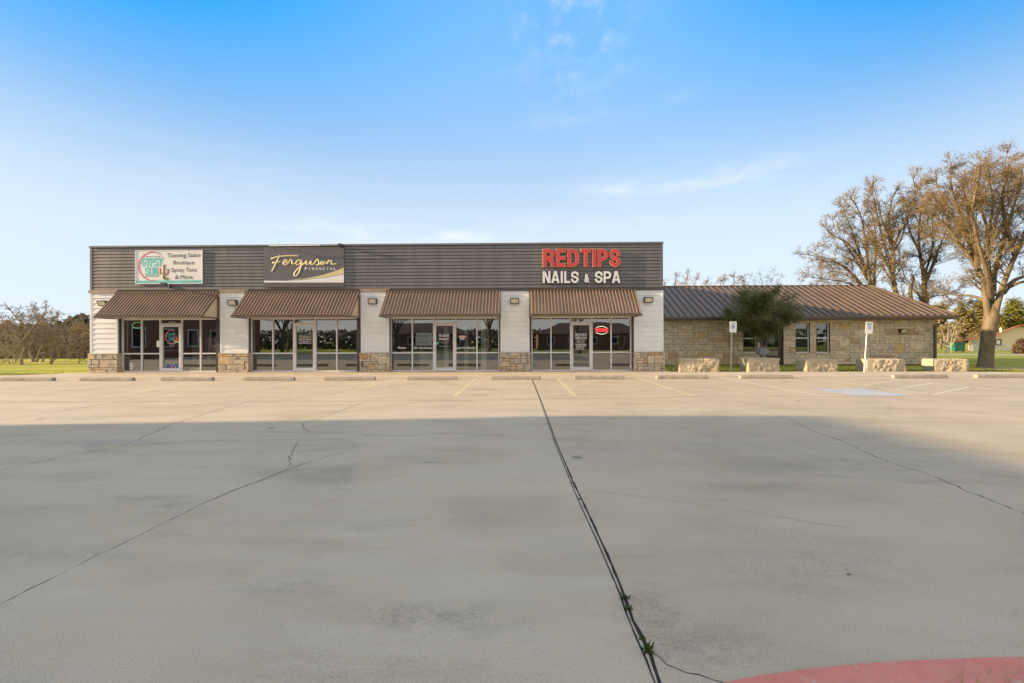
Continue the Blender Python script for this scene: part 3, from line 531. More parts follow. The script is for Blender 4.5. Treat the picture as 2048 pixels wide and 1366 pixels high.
def ribbon(mb, pts, t, yf, dep):
    n = len(pts); V = [Vector(p) for p in pts]; Lq = []
    for i in range(n):
        d0 = (V[i]-V[i-1]).normalized() if i else (V[1]-V[0]).normalized(); d1 = (V[i+1]-V[i]).normalized() if i < n-1 else d0; a = Vector((-d0.y, d0.x)); b = Vector((-d1.y, d1.x)); mm_ = (a+b).normalized(); k = t/2/max(.5, mm_.dot(a)); Lq.append((V[i]+mm_*k, V[i]-mm_*k))
    f = lambda p, y: (p.x, y, p.y)
    for (a, b), (c, d) in zip(Lq[:-1], Lq[1:]):
        mb.face([f(b, yf), f(d, yf), f(c, yf), f(a, yf)]); mb.face([f(a, yf), f(c, yf), f(c, yf+dep), f(a, yf+dep)]); mb.face([f(d, yf), f(b, yf), f(b, yf+dep), f(d, yf+dep)])
    for (a, b) in (Lq[0], Lq[-1]): mb.face([f(a, yf), f(b, yf), f(b, yf+dep), f(a, yf+dep)])
def block(ch, x0, z0, w, h, t, yf, dep, name, mat, parent, grow=0):
    mb = MB()
    for i, st in enumerate(glyph(ch, w, h, t)):
        q_ = [Vector(p) for p in st]
        if grow: a = (q_[0]-q_[1]).normalized(); b = (q_[-1]-q_[-2]).normalized(); q_[0] = q_[0]+a*grow; q_[-1] = q_[-1]+b*grow
        ribbon(mb, [(x0+p.x, z0+p.y) for p in q_], t+2*grow, yf-.0006*i, dep)
    return mb.build(name, mat, parent)
def word(body, px0, y0, px1, y1, Y, tr, mat, parent, dep=.003, name='lettering', gap=.32):
    a = P(px0, y0, Y); b = P(px1, y1, Y); Wd = b.x-a.x; h = a.z-b.z; rel = {'I': .34}; ws_ = [rel.get(c, 1) for c in body]; g = gap; u = Wd/(sum(ws_)+g*.5*(len(body)-1)); x = a.x; t = min(tr*h, u*.25)
    for c, q_ in zip(body, ws_): block(c, x, b.z, u*q_, h, t, Y, dep, name, mat, parent); x += u*(q_+g*.5)
# lettering on the glass
D = BAY[0][6]
word('GYPSY', 333, 666, 351, 673.5, YG-.006, .16, 'teal_ink', D); word('SUN', 336.5, 674.5, 347, 682, YG-.006, .16, 'teal_ink', D)
def ringmb(cx, cy, rx, ry, wd, a0, a1, Y, th=.004):
    mb = MB(); q = []
    for i in range(41):
        t = a0+(a1-a0)*i/40; k = math.sin(math.pi*i/40)**.6; q.append((P(cx+(rx)*math.cos(t), cy-(ry)*math.sin(t), Y), P(cx+(rx-wd*k)*math.cos(t), cy-(ry-wd*k)*math.sin(t), Y)))
    for (a, b), (c, d) in zip(q[:-1], q[1:]): mb.face([a, c, d, b])
    return mb
ringmb(343.5, 673.5, 13.5, 13.5, 1.9, R(60), R(285), YG-.004).build('ring_decal', 'pink_ink', D)
def cactus(cx, by, s, Y, mat, parent, th=.004):
    mb = MB(); mb.sm = True
    for pts, r in (([(0, 0), (0, -30), (0, -41)], 4.6), ([(-1, -13), (-9, -14), (-11.5, -20), (-11.5, -30)], 3.0), ([(1, -10), (9, -12), (12, -18), (12, -28)], 3.0)):
        q = [P(cx+x*s, by+y*s, Y) for x, y in pts]; k = (P(cx+r*s, by, Y)-P(cx, by, Y)).length; mb.tube(catmull(q, 4), k, 10, True, (1, .05, 1))
    return mb.build('cactus_decal', mat, parent)
cactus(352.5, 683, .26, YG-.006, 'ink_orange', D)
s = MB(); pbox(s, 348, 681.5, 357, 685.5, YG-.004, .002); s.build('card', 'yellow_card', D)
ptext('lettering', 'Tanning & Boutique', 334, 686.3, 351, 688.4, 'white_ink', D, ext=.002); ptext('lettering', 'Tue - Sat', 339, 689.2, 348, 691, 'white_ink', D, ext=.002)
ptext('lettering', 'SUITE A', 337.5, 643.3, 351.5, 646, 'white_ink', D, Y=YG-.01, ext=.002, off=.015)
s = MB(); pbox(s, 333.5, 728, 355.5, 738, YG-.003, .001); s.build('social_card', 'ink_blue', D)
s = MB(); pbox(s, 341, 732, 346, 737, YG-.005, .001); s.build('social_icon', 'pink_ink', D); ptext('lettering', 'f', 349.7, 732, 352.2, 737, 'white_ink', D, Y=YG-.006, ext=.001); ptext('lettering', '@GYPSYSUNTAN', 335, 724.6, 354.5, 726.4, 'white_ink', D, ext=.001); ptext('lettering', 'BOOK ONLINE', 339, 728.6, 350, 730.4, 'white_ink', D, Y=YG-.006, ext=.001)
F0 = BAY[0][5]; s = MB(); pbox(s, 313.2, 681.5, 321, 694, YG-.002, .002); s.build('notice', 'paper', F0); s = MB()
for y in (726.5, 731, 735.5): pbox(s, 259, y, 266.5, y+2.6, YG-.002, .002)
s.build('sticker', 'room_pale', F0); s = MB(); pbox(s, 380.5, 736.3, 401, 741.5, YG+.03, .01); s.build('card_strip', 'paper', F0)
D = BAY[1][6]; s = MB(); pbox(s, 596.5, 668.5, 624, 688, YG-.003, .001); s.build('decal_panel', 'slate_board', D, label='dark grey office decal on glass door')
ptext('lettering', 'Ferguson', 599, 671, 621, 677, 'gold_ink', D, Y=YG-.006, ext=.001, shear=.4); ptext('lettering', 'FINANCIAL  SERVICES', 598, 677.7, 622, 680.3, 'white_ink', D, Y=YG-.006, ext=.001, off=.01); ptext('lettering', '979-826-8000', 602.5, 682.6, 617, 684.2, 'white_ink', D, Y=YG-.006, ext=.001, off=.02); ptext('lettering', 'fergusonfinancial.com', 597.5, 685.6, 622, 687.3, 'white_ink', D, Y=YG-.006, ext=.001, off=.02)
D = BAY[2][6]; F2 = BAY[2][5]
ptext('lettering', 'Hello Beautiful', 877, 667.5, 899, 673.5, 'white_ink', D, ext=.001, shear=.35, off=.015); ptext('lettering', '979-639-9177', 878, 676, 898.5, 680.5, 'white_ink', D, ext=.001, off=.03); ptext('lettering', 'Tuesday - Thursday 10-6', 878.5, 683, 900, 684.8, 'white_ink', D, ext=.001); ptext('lettering', 'Friday 10-4', 884, 685.5, 894, 687.2, 'white_ink', D, ext=.001); ptext('lettering', 'or by appointment only', 877, 691.5, 901, 693.4, 'white_ink', D, ext=.001)
s = MB(); pbox(s, 872.5, 684, 877.5, 689, YG-.006, .003); s.build('sticker', 'teal_ink', D)
for b_, x0, x1, y1 in (('Massage', 795, 812.3, 699), ('Skin Care Services', 828, 864.5, 698), ('Laser Hair Removal', 913, 951, 698)): ptext('lettering', b_, x0, 693, x1, y1, 'white_ink', F2, Y=YG+.004, ext=.001, shear=.35, off=.012)
s = MB(); pbox(s, 832, 666, 864, 691, YG+.012, .004); po = s.build('poster', 'paper', F2, label='white handwritten poster'); ptext('lettering', 'Come Experience', 837, 671, 860, 674.5, 'charcoal_ink', po, Y=YG+.011, ext=.001, shear=.2); ptext('lettering', 'At', 844, 676, 848, 679.5, 'charcoal_ink', po, Y=YG+.011, ext=.001, shear=.2); ptext('lettering', 'Hello Beautiful', 834.5, 682, 855, 685.5, 'charcoal_ink', po, Y=YG+.011, ext=.001, shear=.2)
s = MB(); pbox(s, 917.5, 668, 931, 684.5, YG+.012, .003); s.cur = 1; pbox(s, 917.5, 671, 932, 675.5, YG+.008, .003); s.cur = 2; pbox(s, 920, 676.7, 929, 678.8, YG+.008, .003); s.build('poster', ['ink_blue', 'ink_orange', 'white_ink'], F2, label='blue and orange open poster')
ptext('lettering', 'OPEN', 918.6, 671.8, 930.9, 675, 'white_ink', F2, Y=YG+.006, ext=.001, off=.03)
D = BAY[3][6]
word('REDTIPS', 1150.7, 667, 1173.8, 673, YG-.006, .2, 'white_ink', D); ptext('lettering', 'NAILS & SPA', 1150.7, 674, 1173.8, 678, 'white_ink', D, ext=.001, off=.03); [ptext('lettering', b_, a_, y_, c_, y_+1.5, 'white_ink', D, ext=.001) for b_, a_, c_, y_ in (('MANICURES', 1154, 1170, 679.4), ('PEDICURES - ACRYLICS', 1152, 1171, 681.5), ('DIP POWDER - WAXING', 1153, 1169, 683.6), ('WELCOME', 1157, 1166, 685.6))]; ptext('lettering', '979-826-5815', 1151, 687.7, 1173, 691.3, 'white_ink', D, ext=.001, off=.03); ptext('lettering', 'APPOINTMENTS', 1151.2, 692.8, 1170, 695.2, 'white_ink', D, ext=.001, off=.03); ptext('lettering', 'WALK-INS WELCOME', 1152, 697, 1168, 699, 'white_ink', D, ext=.001, off=.02); ptext('lettering', 'PLEASE NO SMOKING OR FOOD', 1149, 729.3, 1174, 730.8, 'white_ink', D, ext=.001); ptext('lettering', 'THANK YOU FOR YOUR VISIT', 1152, 731.4, 1171, 732.8, 'white_ink', D, ext=.001)
# ------------------------------------------------------------------ signs
def board(name, x0, y0, x1, y1, Y, th, mat, label, cat='sign'):
    a = P(x0, y0, Y); b = P(x1, y1, Y); t = thing(name, ((a.x+b.x)/2, Y, b.z), label, cat); s = MB(); s.box(a.x, b.x, Y, Y+th, b.z, a.z); s.build('board', mat, t); return t
YS = YF-.085
S1 = board('shop_sign', 270.6, 501, 405.2, 567.5, YS, .03, 'white_board', 'white salon sign board with pink ring logo, cactus and teal bottom band')
s = MB(); a = P(270.6, 501, YS); b = P(405.2, 567.5, YS)
for q in ((a.x, b.x, a.z-.03, a.z), (a.x, b.x, b.z, b.z+.03), (a.x, a.x+.03, b.z+.03, a.z-.03), (b.x-.03, b.x, b.z+.03, a.z-.03)): s.box(q[0], q[1], YS-.012, YS-.001, q[2], q[3])
s.build('sign_frame', 'white_vinyl', S1)
s = MB(); pbox(s, 271.8, 561.2, 404, 565.8, YS-.006, .004); s.build('colour_band', 'teal_band', S1)
ringmb(305.5, 532.5, 29.5, 29.5, 3.4, R(55), R(290), YS-.006).build('ring_logo', 'pink_ink', S1); ringmb(305.5, 532.5, 27.5, 28, .6, R(20), R(110), YS-.007).build('thin_ring', 'charcoal_ink', S1)
for bd, x0, y0, x1, y1 in (('GYPSY', 284, 516, 324, 532.5), ('SUN', 290, 534.8, 315.5, 550.5)):
    s = MB(); pbox(s, x0-.5, y0-.5, x1+.5, y1+.5, YS-.004, .002); s.build('lettering_backing', 'aqua_ink', S1); word(bd, x0, y0, x1, y1, YS-.008, .11, 'teal_ink', S1)
for x0, x1, y in ((292, 320, 513.2), (291, 316, 552.5)):
    s = MB(); pbox(s, x0, y-.3, x1, y+.3, YS-.006, .003); pbox(s, x0, y-1, x0+2, y+1, YS-.0065, .003); pbox(s, x1-2.2, y-.9, x1-.7, y+.9, YS-.0065, .003); s.build('arrow_decal', 'charcoal_ink', S1)
cactus(327.5, 556, .66, YS-.006, 'cactus_ink', S1)
s = MB()
for k in range(9): t = R(25+k*16); q = P(332, 561, YS-.008); e = P(332+9*math.cos(t)*.9, 561-9*math.sin(t), YS-.008); n = Vector((-(e-q).z, 0, (e-q).x))*.12; s.face([q+(e-q)*.1-n*.3, q+(e-q)*.5-n, e, q+(e-q)*.5+n])
s.build('succulent_decal', 'succulent_ink', S1)
for bd, x0, x1, y0, y1 in (('Tanning Salon', 334, 400.5, 506.3, 516.8), ('Boutique', 346.7, 388.5, 521.2, 531), ('Spray Tans', 342, 393, 535.8, 545.6), ('& More', 350, 385, 549.8, 558)): ptext('lettering', bd, x0, y0, x1, y1, 'charcoal_ink', S1, Y=YS-.006, ext=.003)
S2 = board('shop_sign', 527.6, 494.8, 688, 573.8, YS, .03, 'slate_board', 'slate grey sign board with gold script and pale swoosh')
def c3(x, y): return P(520+x/11.378, 480+y/11.378, YS-.006)
s = MB(); s.prism([c3(90, 925), c3(300, 927), c3(600, 928), c3(1000, 908), c3(1400, 868), c3(1700, 822), c3(1909, 780), c3(1909, 967), c3(90, 967)][::-1], (0, .004, 0)); s.build('pale_swoosh', 'white_acrylic', S2)
s = MB(); s.prism([c3(600, 912), c3(1000, 880), c3(1250, 838), c3(1450, 788), c3(1650, 725), c3(1800, 675), c3(1909, 625), c3(1909, 768), c3(1700, 812), c3(1400, 858), c3(1000, 898)][::-1], (0, .003, 0)); s.build('gold_swoosh', 'gold_ink', S2)
s = MB(); a = c3(90, 970); b = c3(1909, 1068); s.box(a.x, b.x, YS-.004, YS-.001, b.z, a.z); s.build('lower_strip', 'slate_strip', S2)
s = MB(); s.sm = True
for st in ([(255, 428), (400, 385), (600, 362), (885, 358)], [(455, 345), (370, 520), (270, 715)], [(285, 520), (480, 492)],
           [(535, 520), (600, 512), (622, 475), (580, 458), (535, 505), (545, 552), (600, 560), (655, 515), (690, 455), (735, 470), (728, 530), (760, 545), (830, 520)],
           [(945, 462), (870, 468), (822, 520), (845, 560), (905, 545), (950, 465), (940, 580), (880, 750), (810, 825), (778, 785), (830, 690), (960, 575), (1070, 475), (1050, 545), (1100, 552), (1170, 475), (1160, 548), (1215, 550), (1310, 440), (1345, 530), (1310, 572), (1275, 560)],
           [(1320, 565), (1390, 545), (1460, 505), (1400, 498), (1380, 552), (1440, 560), (1475, 515), (1520, 505)], [(1575, 450), (1518, 555)], [(1520, 545), (1600, 470), (1640, 490), (1622, 535), (1660, 552), (1745, 540)]):
    s.tube(catmull([c3(x, y) for x, y in st], 5), .034, 6, True, (1, .25, 1))
s.build('script_lettering', 'gold_ink', S2)
for k, chh in enumerate('FINANCIAL'):
    x = 1020+k*(1725-1020)/8.6; w_ = 12 if chh == 'I' else 50; x += 22 if chh == 'I' else 0
    a = c3(x, 622); b = c3(x+w_, 684); text('letter', chh, a.x, b.x, b.z, a.z, YS-.006, 'white_ink', S2, ext=.004, off=.02)
S3 = thing('channel_letter_sign', (P(1163, 568, YF-.1).x, YF-.1, P(1163, 568, YF-.1).z), 'red and white raised channel letters on the dark fascia', 'sign')
def chan(body, x0, x1, y0, y1, mat, trim, widths, gap, ext, off):
    tot = sum(widths)+gap*(len(body)-1); x = x0
    for chh, w_ in zip(body, widths):
        ww = w_/tot*(x1-x0)
        if chh != ' ':
            yy0, yy1 = (y0+5.6, y1-1) if chh == '&' else (y0, y1)
            a = P(x, yy0, YF-.15); b = P(x+ww, yy1, YF-.15); e = .012 if trim == 'gold_trim' else .006
            if chh == '&':
                o = text('letter', chh, a.x, b.x, b.z, a.z, YF-.155, mat, S3, ext=.006, off=off); text('letter_return', chh, a.x-e, b.x+e, b.z-e, a.z+e, YF-.06, trim, o, ext=.09, off=off+.004)
            else:
                h_ = a.z-b.z; t_ = h_*(.185 if trim == 'gold_trim' else .175); o = block(chh, a.x, b.z, b.x-a.x, h_, t_, YF-.157, .01, 'letter', mat, S3); block(chh, a.x, b.z, b.x-a.x, h_, t_, YF-.147, .10, 'letter_return', trim, o, e)
        x += ww+gap/tot*(x1-x0)
chan('REDTIPS', 1086, 1241, 498, 533.6, 'red_acrylic', 'gold_trim', [23, 20, 23, 20, 7, 21, 21.5], 3.6, .1, .035)
chan('NAILS & SPA', 1085.5, 1240.5, 542.5, 566, 'white_acrylic', 'trim_dark', [18, 19, 7, 14, 18, 9, 12, 9, 18, 18, 19], 2.0, .1, .035)
def neon():
    t = thing('neon_sign', (P(1203, 662, YG+.12).x, YG+.12, P(1203, 662, YG+.12).z), 'oval red and white neon sign lit behind the shop glass', 'neon sign')
    Y = YG+.1; ptext('neon_lettering', 'WAXING', 1190, 656.8, 1216, 663.5, 'neon_red', t, Y=Y, ext=.01, off=.035)
    for nm, a0, a1 in (('upper_arc', 35, 145), ('lower_arc', 215, 325)):
        s = MB(); s.tube([P(1203+13*math.cos(R(a)), 660.5-7.8*math.sin(R(a)), Y) for a in range(a0, a1+1, 10)], .012, 6); s.build(nm, 'neon_white', t)
    s = MB(); s.tube([P(1202.5, 668, Y), P(1202.5, 678.5, Y)], .004, 4); s.build('cord', 'white_ink', t)
neon()
t = thing('open_sign', (P(275, 650, YG+.15).x, YG+.15, P(275, 655, YG+.15).z), 'green oval neon sign high in the leftmost shop pane', 'neon sign'); s = MB(); s.tube([P(275+11*math.cos(R(a)), 650.5-6*math.sin(R(a)), YG+.12) for a in range(0, 361, 15)], .012, 6); s.build('oval_tube', 'neon_green', t); ptext('neon_lettering', 'OPEN', 266, 648.5, 272, 652.8, 'ink_orange', t, Y=YG+.12, ext=.01, off=.03)
# clothes rail in the leftmost bay
xr = P(421, 690, YG+.38).x; t = thing('clothes_rail', (xr, YG+.38, 0), 'dark clothes rail behind the glass of the salon', 'clothes rail'); s = MB(); s.tube([(xr-.42, YG+.38, .02), (xr-.42, YG+.38, 1.75), (xr+.5, YG+.38, 1.75), (xr+.5, YG+.38, .02)], .016, 6); s.build('rail', 'galvanised', t)
for k, (mt, ln, lb) in enumerate((('cloth_maroon', 1.1, 'maroon garment at left end of the clothes rail'), ('cloth_grey', .95, 'grey garment on clothes rail beside the maroon one'), ('cloth_cream', 1.15, 'long cream garment on the clothes rail'), ('cloth_pink', .9, 'pink top on the clothes rail'), ('cloth_white', .8, 'white top on the clothes rail'), ('cloth_red', 1.3, 'long red dress at right end of the clothes rail'))):
    x = xr-.33+k*.15; s = MB(); t = thing('garment', (x, YG+.38, 1.7-ln), lb, 'garment', 'garments on the rail'); zs = [1.70, 1.62, 1.3, 1.7-ln]; ws = [.03, .14, .11, .17]
    for (za, wa), (zb, wb) in zip(zip(zs, ws), list(zip(zs, ws))[1:]):
        for y0 in (YG+.3, YG+.46): s.face([(x-wa*.5, y0, za), (x+wa*.5, y0, za), (x+wb*.5, y0, zb), (x-wb*.5, y0, zb)])
        for sg in (-1, 1): s.face([(x+sg*wa*.5, YG+.3, za), (x+sg*wa*.5, YG+.46, za), (x+sg*wb*.5, YG+.46, zb), (x+sg*wb*.5, YG+.3, zb)])
    s.build('cloth', mt, t); s = MB(); s.tube([(x, YG+.37, 1.69), (x, YG+.37, 1.75), (x+.03, YG+.37, 1.78), (x+.04, YG+.37, 1.74)], .007, 5); s.build('hanger', 'galvanised', t)
# brass lamp pair in the right bay
xq = P(1240, 690, YG+.7).x; t = thing('brass_floor_lamp', (xq, YG+.7, 0), 'brass lamp with two bowl shades behind the rightmost shop pane', 'lamp')
s = MB(); s.sm = True; s.tube(catmull([(xq-.02, YG+.7, .02), (xq-.02, YG+.7, .9), (xq+.02, YG+.7, 1.05), (xq+.16, YG+.7, 1.15), (xq+.25, YG+.7, 1.6)], 5), .022, 8); s.tube([(xq-.02, YG+.7, .9), (xq-.08, YG+.7, 1.2), (xq-.12, YG+.7, 1.58)], .016, 8); s.build('stem', 'brass', t)
for dx in (-.12, .25): s = MB(); s.sm = True; s.lathe([(.03, 1.56), (.11, 1.62), (.16, 1.69), (.15, 1.70)], xq+dx, YG+.7); s.build('shade', 'brass', t)
# ------------------------------------------------------------------ lamps on walls
LAMPG = 'wall lamps on the white piers'
def wall_lamp(x, z, y, label, group, tilt=0):
    t = thing('wall_lamp', (x, y, z), label, 'wall lamp', group); s = MB()
    q = [(0, .02, -.11), (0, .02, .11), (0, -.17, .11), (0, -.19, .08), (0, -.10, -.11)]
    s.prism([(x-.2, y+b, z+c) for a, b, c in q], (.03, 0, 0)); s.prism([(x+.17, y+b, z+c) for a, b, c in q], (.03, 0, 0)); s.box(x-.21, x+.21, y-.2, y+.02, z+.105, z+.13); s.box(x-.17, x+.17, y-.0, y+.02, z-.11, z+.105); s.box(x-.2, x+.2, y-.11, y+.02, z-.13, z-.111); s.box(x-.07, x+.07, y+.02, y+.04, z-.08, z+.08)
    s.build('housing', 'lamp_bronze', t); s = MB(); s.face([(x-.168, y-.095, z-.105), (x+.168, y-.095, z-.105), (x+.168, y-.178, z+.08), (x-.168, y-.178, z+.08)]); s.face([(x-.168, y-.178, z+.08), (x+.168, y-.178, z+.08), (x+.168, y-.165, z+.104), (x-.168, y-.165, z+.104)]); s.build('lens', 'lamp_lens', t); return t
p0 = P(203.5, 606.5, YF-.18); L0 = wall_lamp(p0.x, p0.z, YF-.05, 'bronze wall lamp left of the leftmost awning', LAMPG)
for x, y, lb in ((463.5, 605.3, 'bronze wall lamp between the first and second awnings from the left'), (744.5, 602.3, 'bronze wall lamp between the two middle awnings'), (1029.3, 601.8, 'bronze wall lamp between the third awning and the nail salon awning'), (1297.5, 599.8, 'bronze wall lamp at the right end of the white piers')):
    p = P(x, y, YF-.18); dup(L0, (p.x, YF-.05, p.z), None, lb)
YW = 27.4
p = P(1803, 662, YW); wl_ = wall_lamp(p.x, p.z, YW-.06, 'dark wall lamp on the limestone wall near its right corner', None)
p = P(334, 571, YF-.15); t = thing('sign_floodlight', (p.x, YF-.1, p.z), 'small black floodlight on an arm below the salon sign board', 'floodlight')
s = MB(); s.tube([P(339.5, 572.5, YF-.04), P(339.5, 572.5, YF-.3), P(331, 568, YF-.5)], .018, 6); s.build('arm', 'lamp_bronze', t); s = MB(); q = P(326.5, 567.5, YF-.55); s.prism([(q.x-.13, q.y-.06, q.z+.05), (q.x+.1, q.y-.06, q.z+.05), (q.x+.12, q.y-.06, q.z-.06), (q.x-.06, q.y-.06, q.z-.08)], (0, .16, 0)); s.build('lamp_head', 'lamp_bronze', t); s = MB(); q = P(340, 573, YF-.06); s.lathe([(.06, q.z-.06), (.07, q.z), (.05, q.z+.07)], q.x, YF-.07, 10); s.build('mount', 'lamp_bronze', t)
a = P(538, 491.5, YF-.3); b = P(676, 490, YF-.3); t = thing('sign_light_bar', ((a.x+b.x)/2, YF-.2, a.z), 'long white tube light along the parapet above the slate sign', 'light bar'); s = MB(); s.tube([a, a.lerp(b, .74)], .028, 8); s.build('tube', 'white_vinyl', t); s = MB(); s.tube([a.lerp(b, .742), b], .022, 8); s.tube([b+Vector((0, .02, 0)), (b.x+.03, YF, b.z)], .02, 6); s.tube([a+Vector((.3, .03, 0)), (a.x+.3, YF, a.z)], .015, 6); s.build('conduit', 'galvanised', t); s = MB(); s.box(b.x, b.x+.16, YF-.33, YF-.09, b.z-.06, b.z+.07); s.build('junction_box', 'lamp_bronze', t)
# ------------------------------------------------------------------ the stone building at the right
XW = P(1868, 700, YW).x; XC = P(1917, 634, 26.75).x; YE = 26.75; ZE = P(1600, 632.5, YE).z; YR = 31.3; ZRG = P(1740, 571.3, YR).z; XRE = P(1740, 571.3, YR).x; XS = XR+.03
HB = thing('stone_building', (15, YW, 0), 'low limestone building with brown standing seam hip roof', 'building')
wins = [(1486, 1514.3, 647), (1590.6, 1618.9, 647), (1631.7, 1659, 647)]; dpx = (1531, 1566)
wb = MB(); wr = random.Random(3)
def wx(q): return P(q, 680, YW).x
zs_, zt_ = P(1600, 706, YW).z, P(1600, 646.5, YW).z; zh = ZE-.05; zd = P(1548, 657, YW).z
ops = [(wx(1486), wx(1514.3), zs_, zt_), (wx(dpx[0]), wx(dpx[1]), 0, zd), (wx(1590.6), wx(1618.9), zs_, zt_), (wx(1631.7), wx(1659), zs_, zt_)]
x = XS
for (a, b, z0, z1) in ops:
    ashlar(wb, x, a, 0, zh, YW-.05, .29, .178, wr, .013, .12, .010)
    if z0 > 0: ashlar(wb, a, b, 0, z0-.1, YW-.05, .28, .178, wr, .013, .12, .010)
    if z0 > 0: wb.t = .5; n = 8; [wb.bevbox(a-.06+(b-a+.12)*k/n+.005, a-.06+(b-a+.12)*(k+1)/n-.005, YW-.085, YW+.06, z0-.098, z0-.002, .006) for k in range(n)]
    if z1+.2 < zh: ashlar(wb, a, b, z1+.003, zh, YW-.05, .3, .15, wr, .013, .12, .010)
    x = b
ashlar(wb, x, XW, 0, zh, YW-.05, .29, .178, wr, .013, .12, .010)
ashlar(wb, YW-.05, 36, 0, zh, XW, .25, .15, wr, .01, .1, .006, 'right'); wb.t = 0
wb.cur = 1; x = XS
for (a, b, z0, z1) in ops:
    wb.box(x, a, YW-.03, YW+.2, 0, zh); wb.box(a, b, YW-.03, YW+.2, z1, zh)
    if z0 > 0: wb.box(a, b, YW-.03, YW+.2, 0, z0-.003)
    x = b
wb.box(x, XW-.02, YW-.03, YW+.2, 0, zh); wb.box(XW-.2, XW-.02, YW+.2, 36, 0, zh); wb.box(XS, XW-.2, 35.8, 36, 0, zh); wb.build('wall', ['limestone_wall', 'mortar'], HB)
for k, (a, b, z0, z1) in enumerate(ops):
    Y = YW+.12
    if k == 1:
        d = MB(); d.box(a, a+.08, Y-.06, Y+.06, 0.02, z1); d.box(b-.08, b, Y-.06, Y+.06, .02, z1); d.box(a+.08, b-.08, Y-.06, Y+.06, z1-.08, z1); d.box(a+.085, b-.085, Y-.02, Y+.04, .03, .55); d.box(a+.085, a+.20, Y-.02, Y+.04, .55, z1-.085); d.box(b-.2, b-.085, Y-.02, Y+.04, .55, z1-.085); d.box(a+.2, b-.2, Y-.02, Y+.04, z1-.22, z1-.085); do = d.build('door', 'door_brown', HB)
        g = MB(); g.face([(a+.2, Y, .55), (b-.2, Y, .55), (b-.2, Y, z1-.22), (a+.2, Y, z1-.22)]); g.build('door_glass', 'house_glass', do); g = MB(); g.tube([(b-.14, Y-.03, 1.0), (b-.14, Y-.08, 1.0), (b-.2, Y-.08, 1.0)], .014, 6); g.build('handle', 'galvanised', do); g = MB(); g.box(a+.25, a+.62, Y+.02, Y+.03, 1.25, 1.8); g.build('notice', 'paper', do)
    else:
        m_ = (z0+z1)/2; d = MB(); fw = .045
        d.box(a, a+fw, Y-.05, Y+.05, z0, z1); d.box(b-fw, b, Y-.05, Y+.05, z0, z1); d.box(a+fw, b-fw, Y-.05, Y+.05, z0, z0+fw); d.box(a+fw, b-fw, Y-.05, Y+.05, z1-fw, z1); d.box(a+fw, b-fw, Y-.045, Y+.04, m_-.028, m_+.028)
        do = d.build('window', 'white_vinyl', HB); g = MB(); [g.face([(a+fw, Y+yo, p), (b-fw, Y+yo, p), (b-fw, Y+yo, q), (a+fw, Y+yo, q)]) for p, q, yo in ((z0+fw, m_-.028, .0), (m_+.028, z1-fw, .02))]; g.build('pane', 'house_glass', do)
rm = MB(); rm.face([(XS+.1, YW+.3, .02), (XW-.3, YW+.3, .02), (XW-.3, 33, .02), (XS+.1, 33, .02)]); rm.face([(XS+.1, 29, .02), (XW-.3, 29, .02), (XW-.3, 29, zh), (XS+.1, 29, zh)]); rm.face([(XS+.1, YW+.25, zh-.02), (XW-.3, YW+.25, zh-.02), (XW-.3, 33, zh-.02), (XS+.1, 33, zh-.02)]); rm.build('inner_room', 'room_green', HB)
rf = MB(); rf.face([(XS, YE, ZE), (XC, YE, ZE), (XRE, YR, ZRG), (XS, YR, ZRG)]); rf.face([(XC, YE, ZE), (XC, 2*YR-YE, ZE), (XRE, YR, ZRG)]); rf.face([(XS, YR, ZRG), (XRE, YR, ZRG), (XC, 2*YR-YE, ZE), (XS, 2*YR-YE, ZE)])
sl_ = (ZRG-ZE)/(YR-YE); x = XS+.12
while x < XC-.1:
    ye = YR if x <= XRE else YE+(YR-YE)*(XC-x)/(XC-XRE); z1 = ZE+(ye-YE)*sl_
    rf.prism([(x-.018, YE+.01, ZE), (x+.018, YE+.01, ZE), (x+.013, YE+.01, ZE+.075), (x-.013, YE+.01, ZE+.075)], (0, ye-YE-.01, z1-ZE)); x += .405
rf.tube([(XS, YR, ZRG+.02), (XRE, YR, ZRG+.02), (XC, YE, ZE+.03)], .05, 6); rf.tube([(XRE, YR, ZRG+.02), (XC, 2*YR-YE, ZE+.03)], .05, 6)
ro = rf.build('roof', 'roof_metal', HB)
g = MB(); g.box(XS, XC+.02, YE-.10, YE-.001, ZE-.15, ZE-.005); g.box(XS, XC, YE+.0, YE+.02, ZE-.2, ZE-.01); g.box(XC-.02, XC+.1, YE-.001, 2*YR-YE, ZE-.15, ZE-.005); g.build('gutter', 'dark_brown_metal', ro)
g = MB(); g.box(XS, XC-.03, YE+.021, YW+.1, ZE-.19, ZE-.17); g.box(XW, XC-.03, YW+.1, 2*YR-YE, ZE-.19, ZE-.17); g.build('eave_soffit', 'tan_trim', ro)
g = MB(); g.tube(catmull([P(1893, 637, YE-.05), P(1892, 641, YE), P(1884, 646, YE+.3), P(1874, 650, YW-.1)], 4), .045, 8); g.box(XW-.08, XW+.03, YW-.15, YW-.055, .1, P(1872, 650, YW-.1).z+.03); g.build('downspout', 'dark_brown_metal', HB)
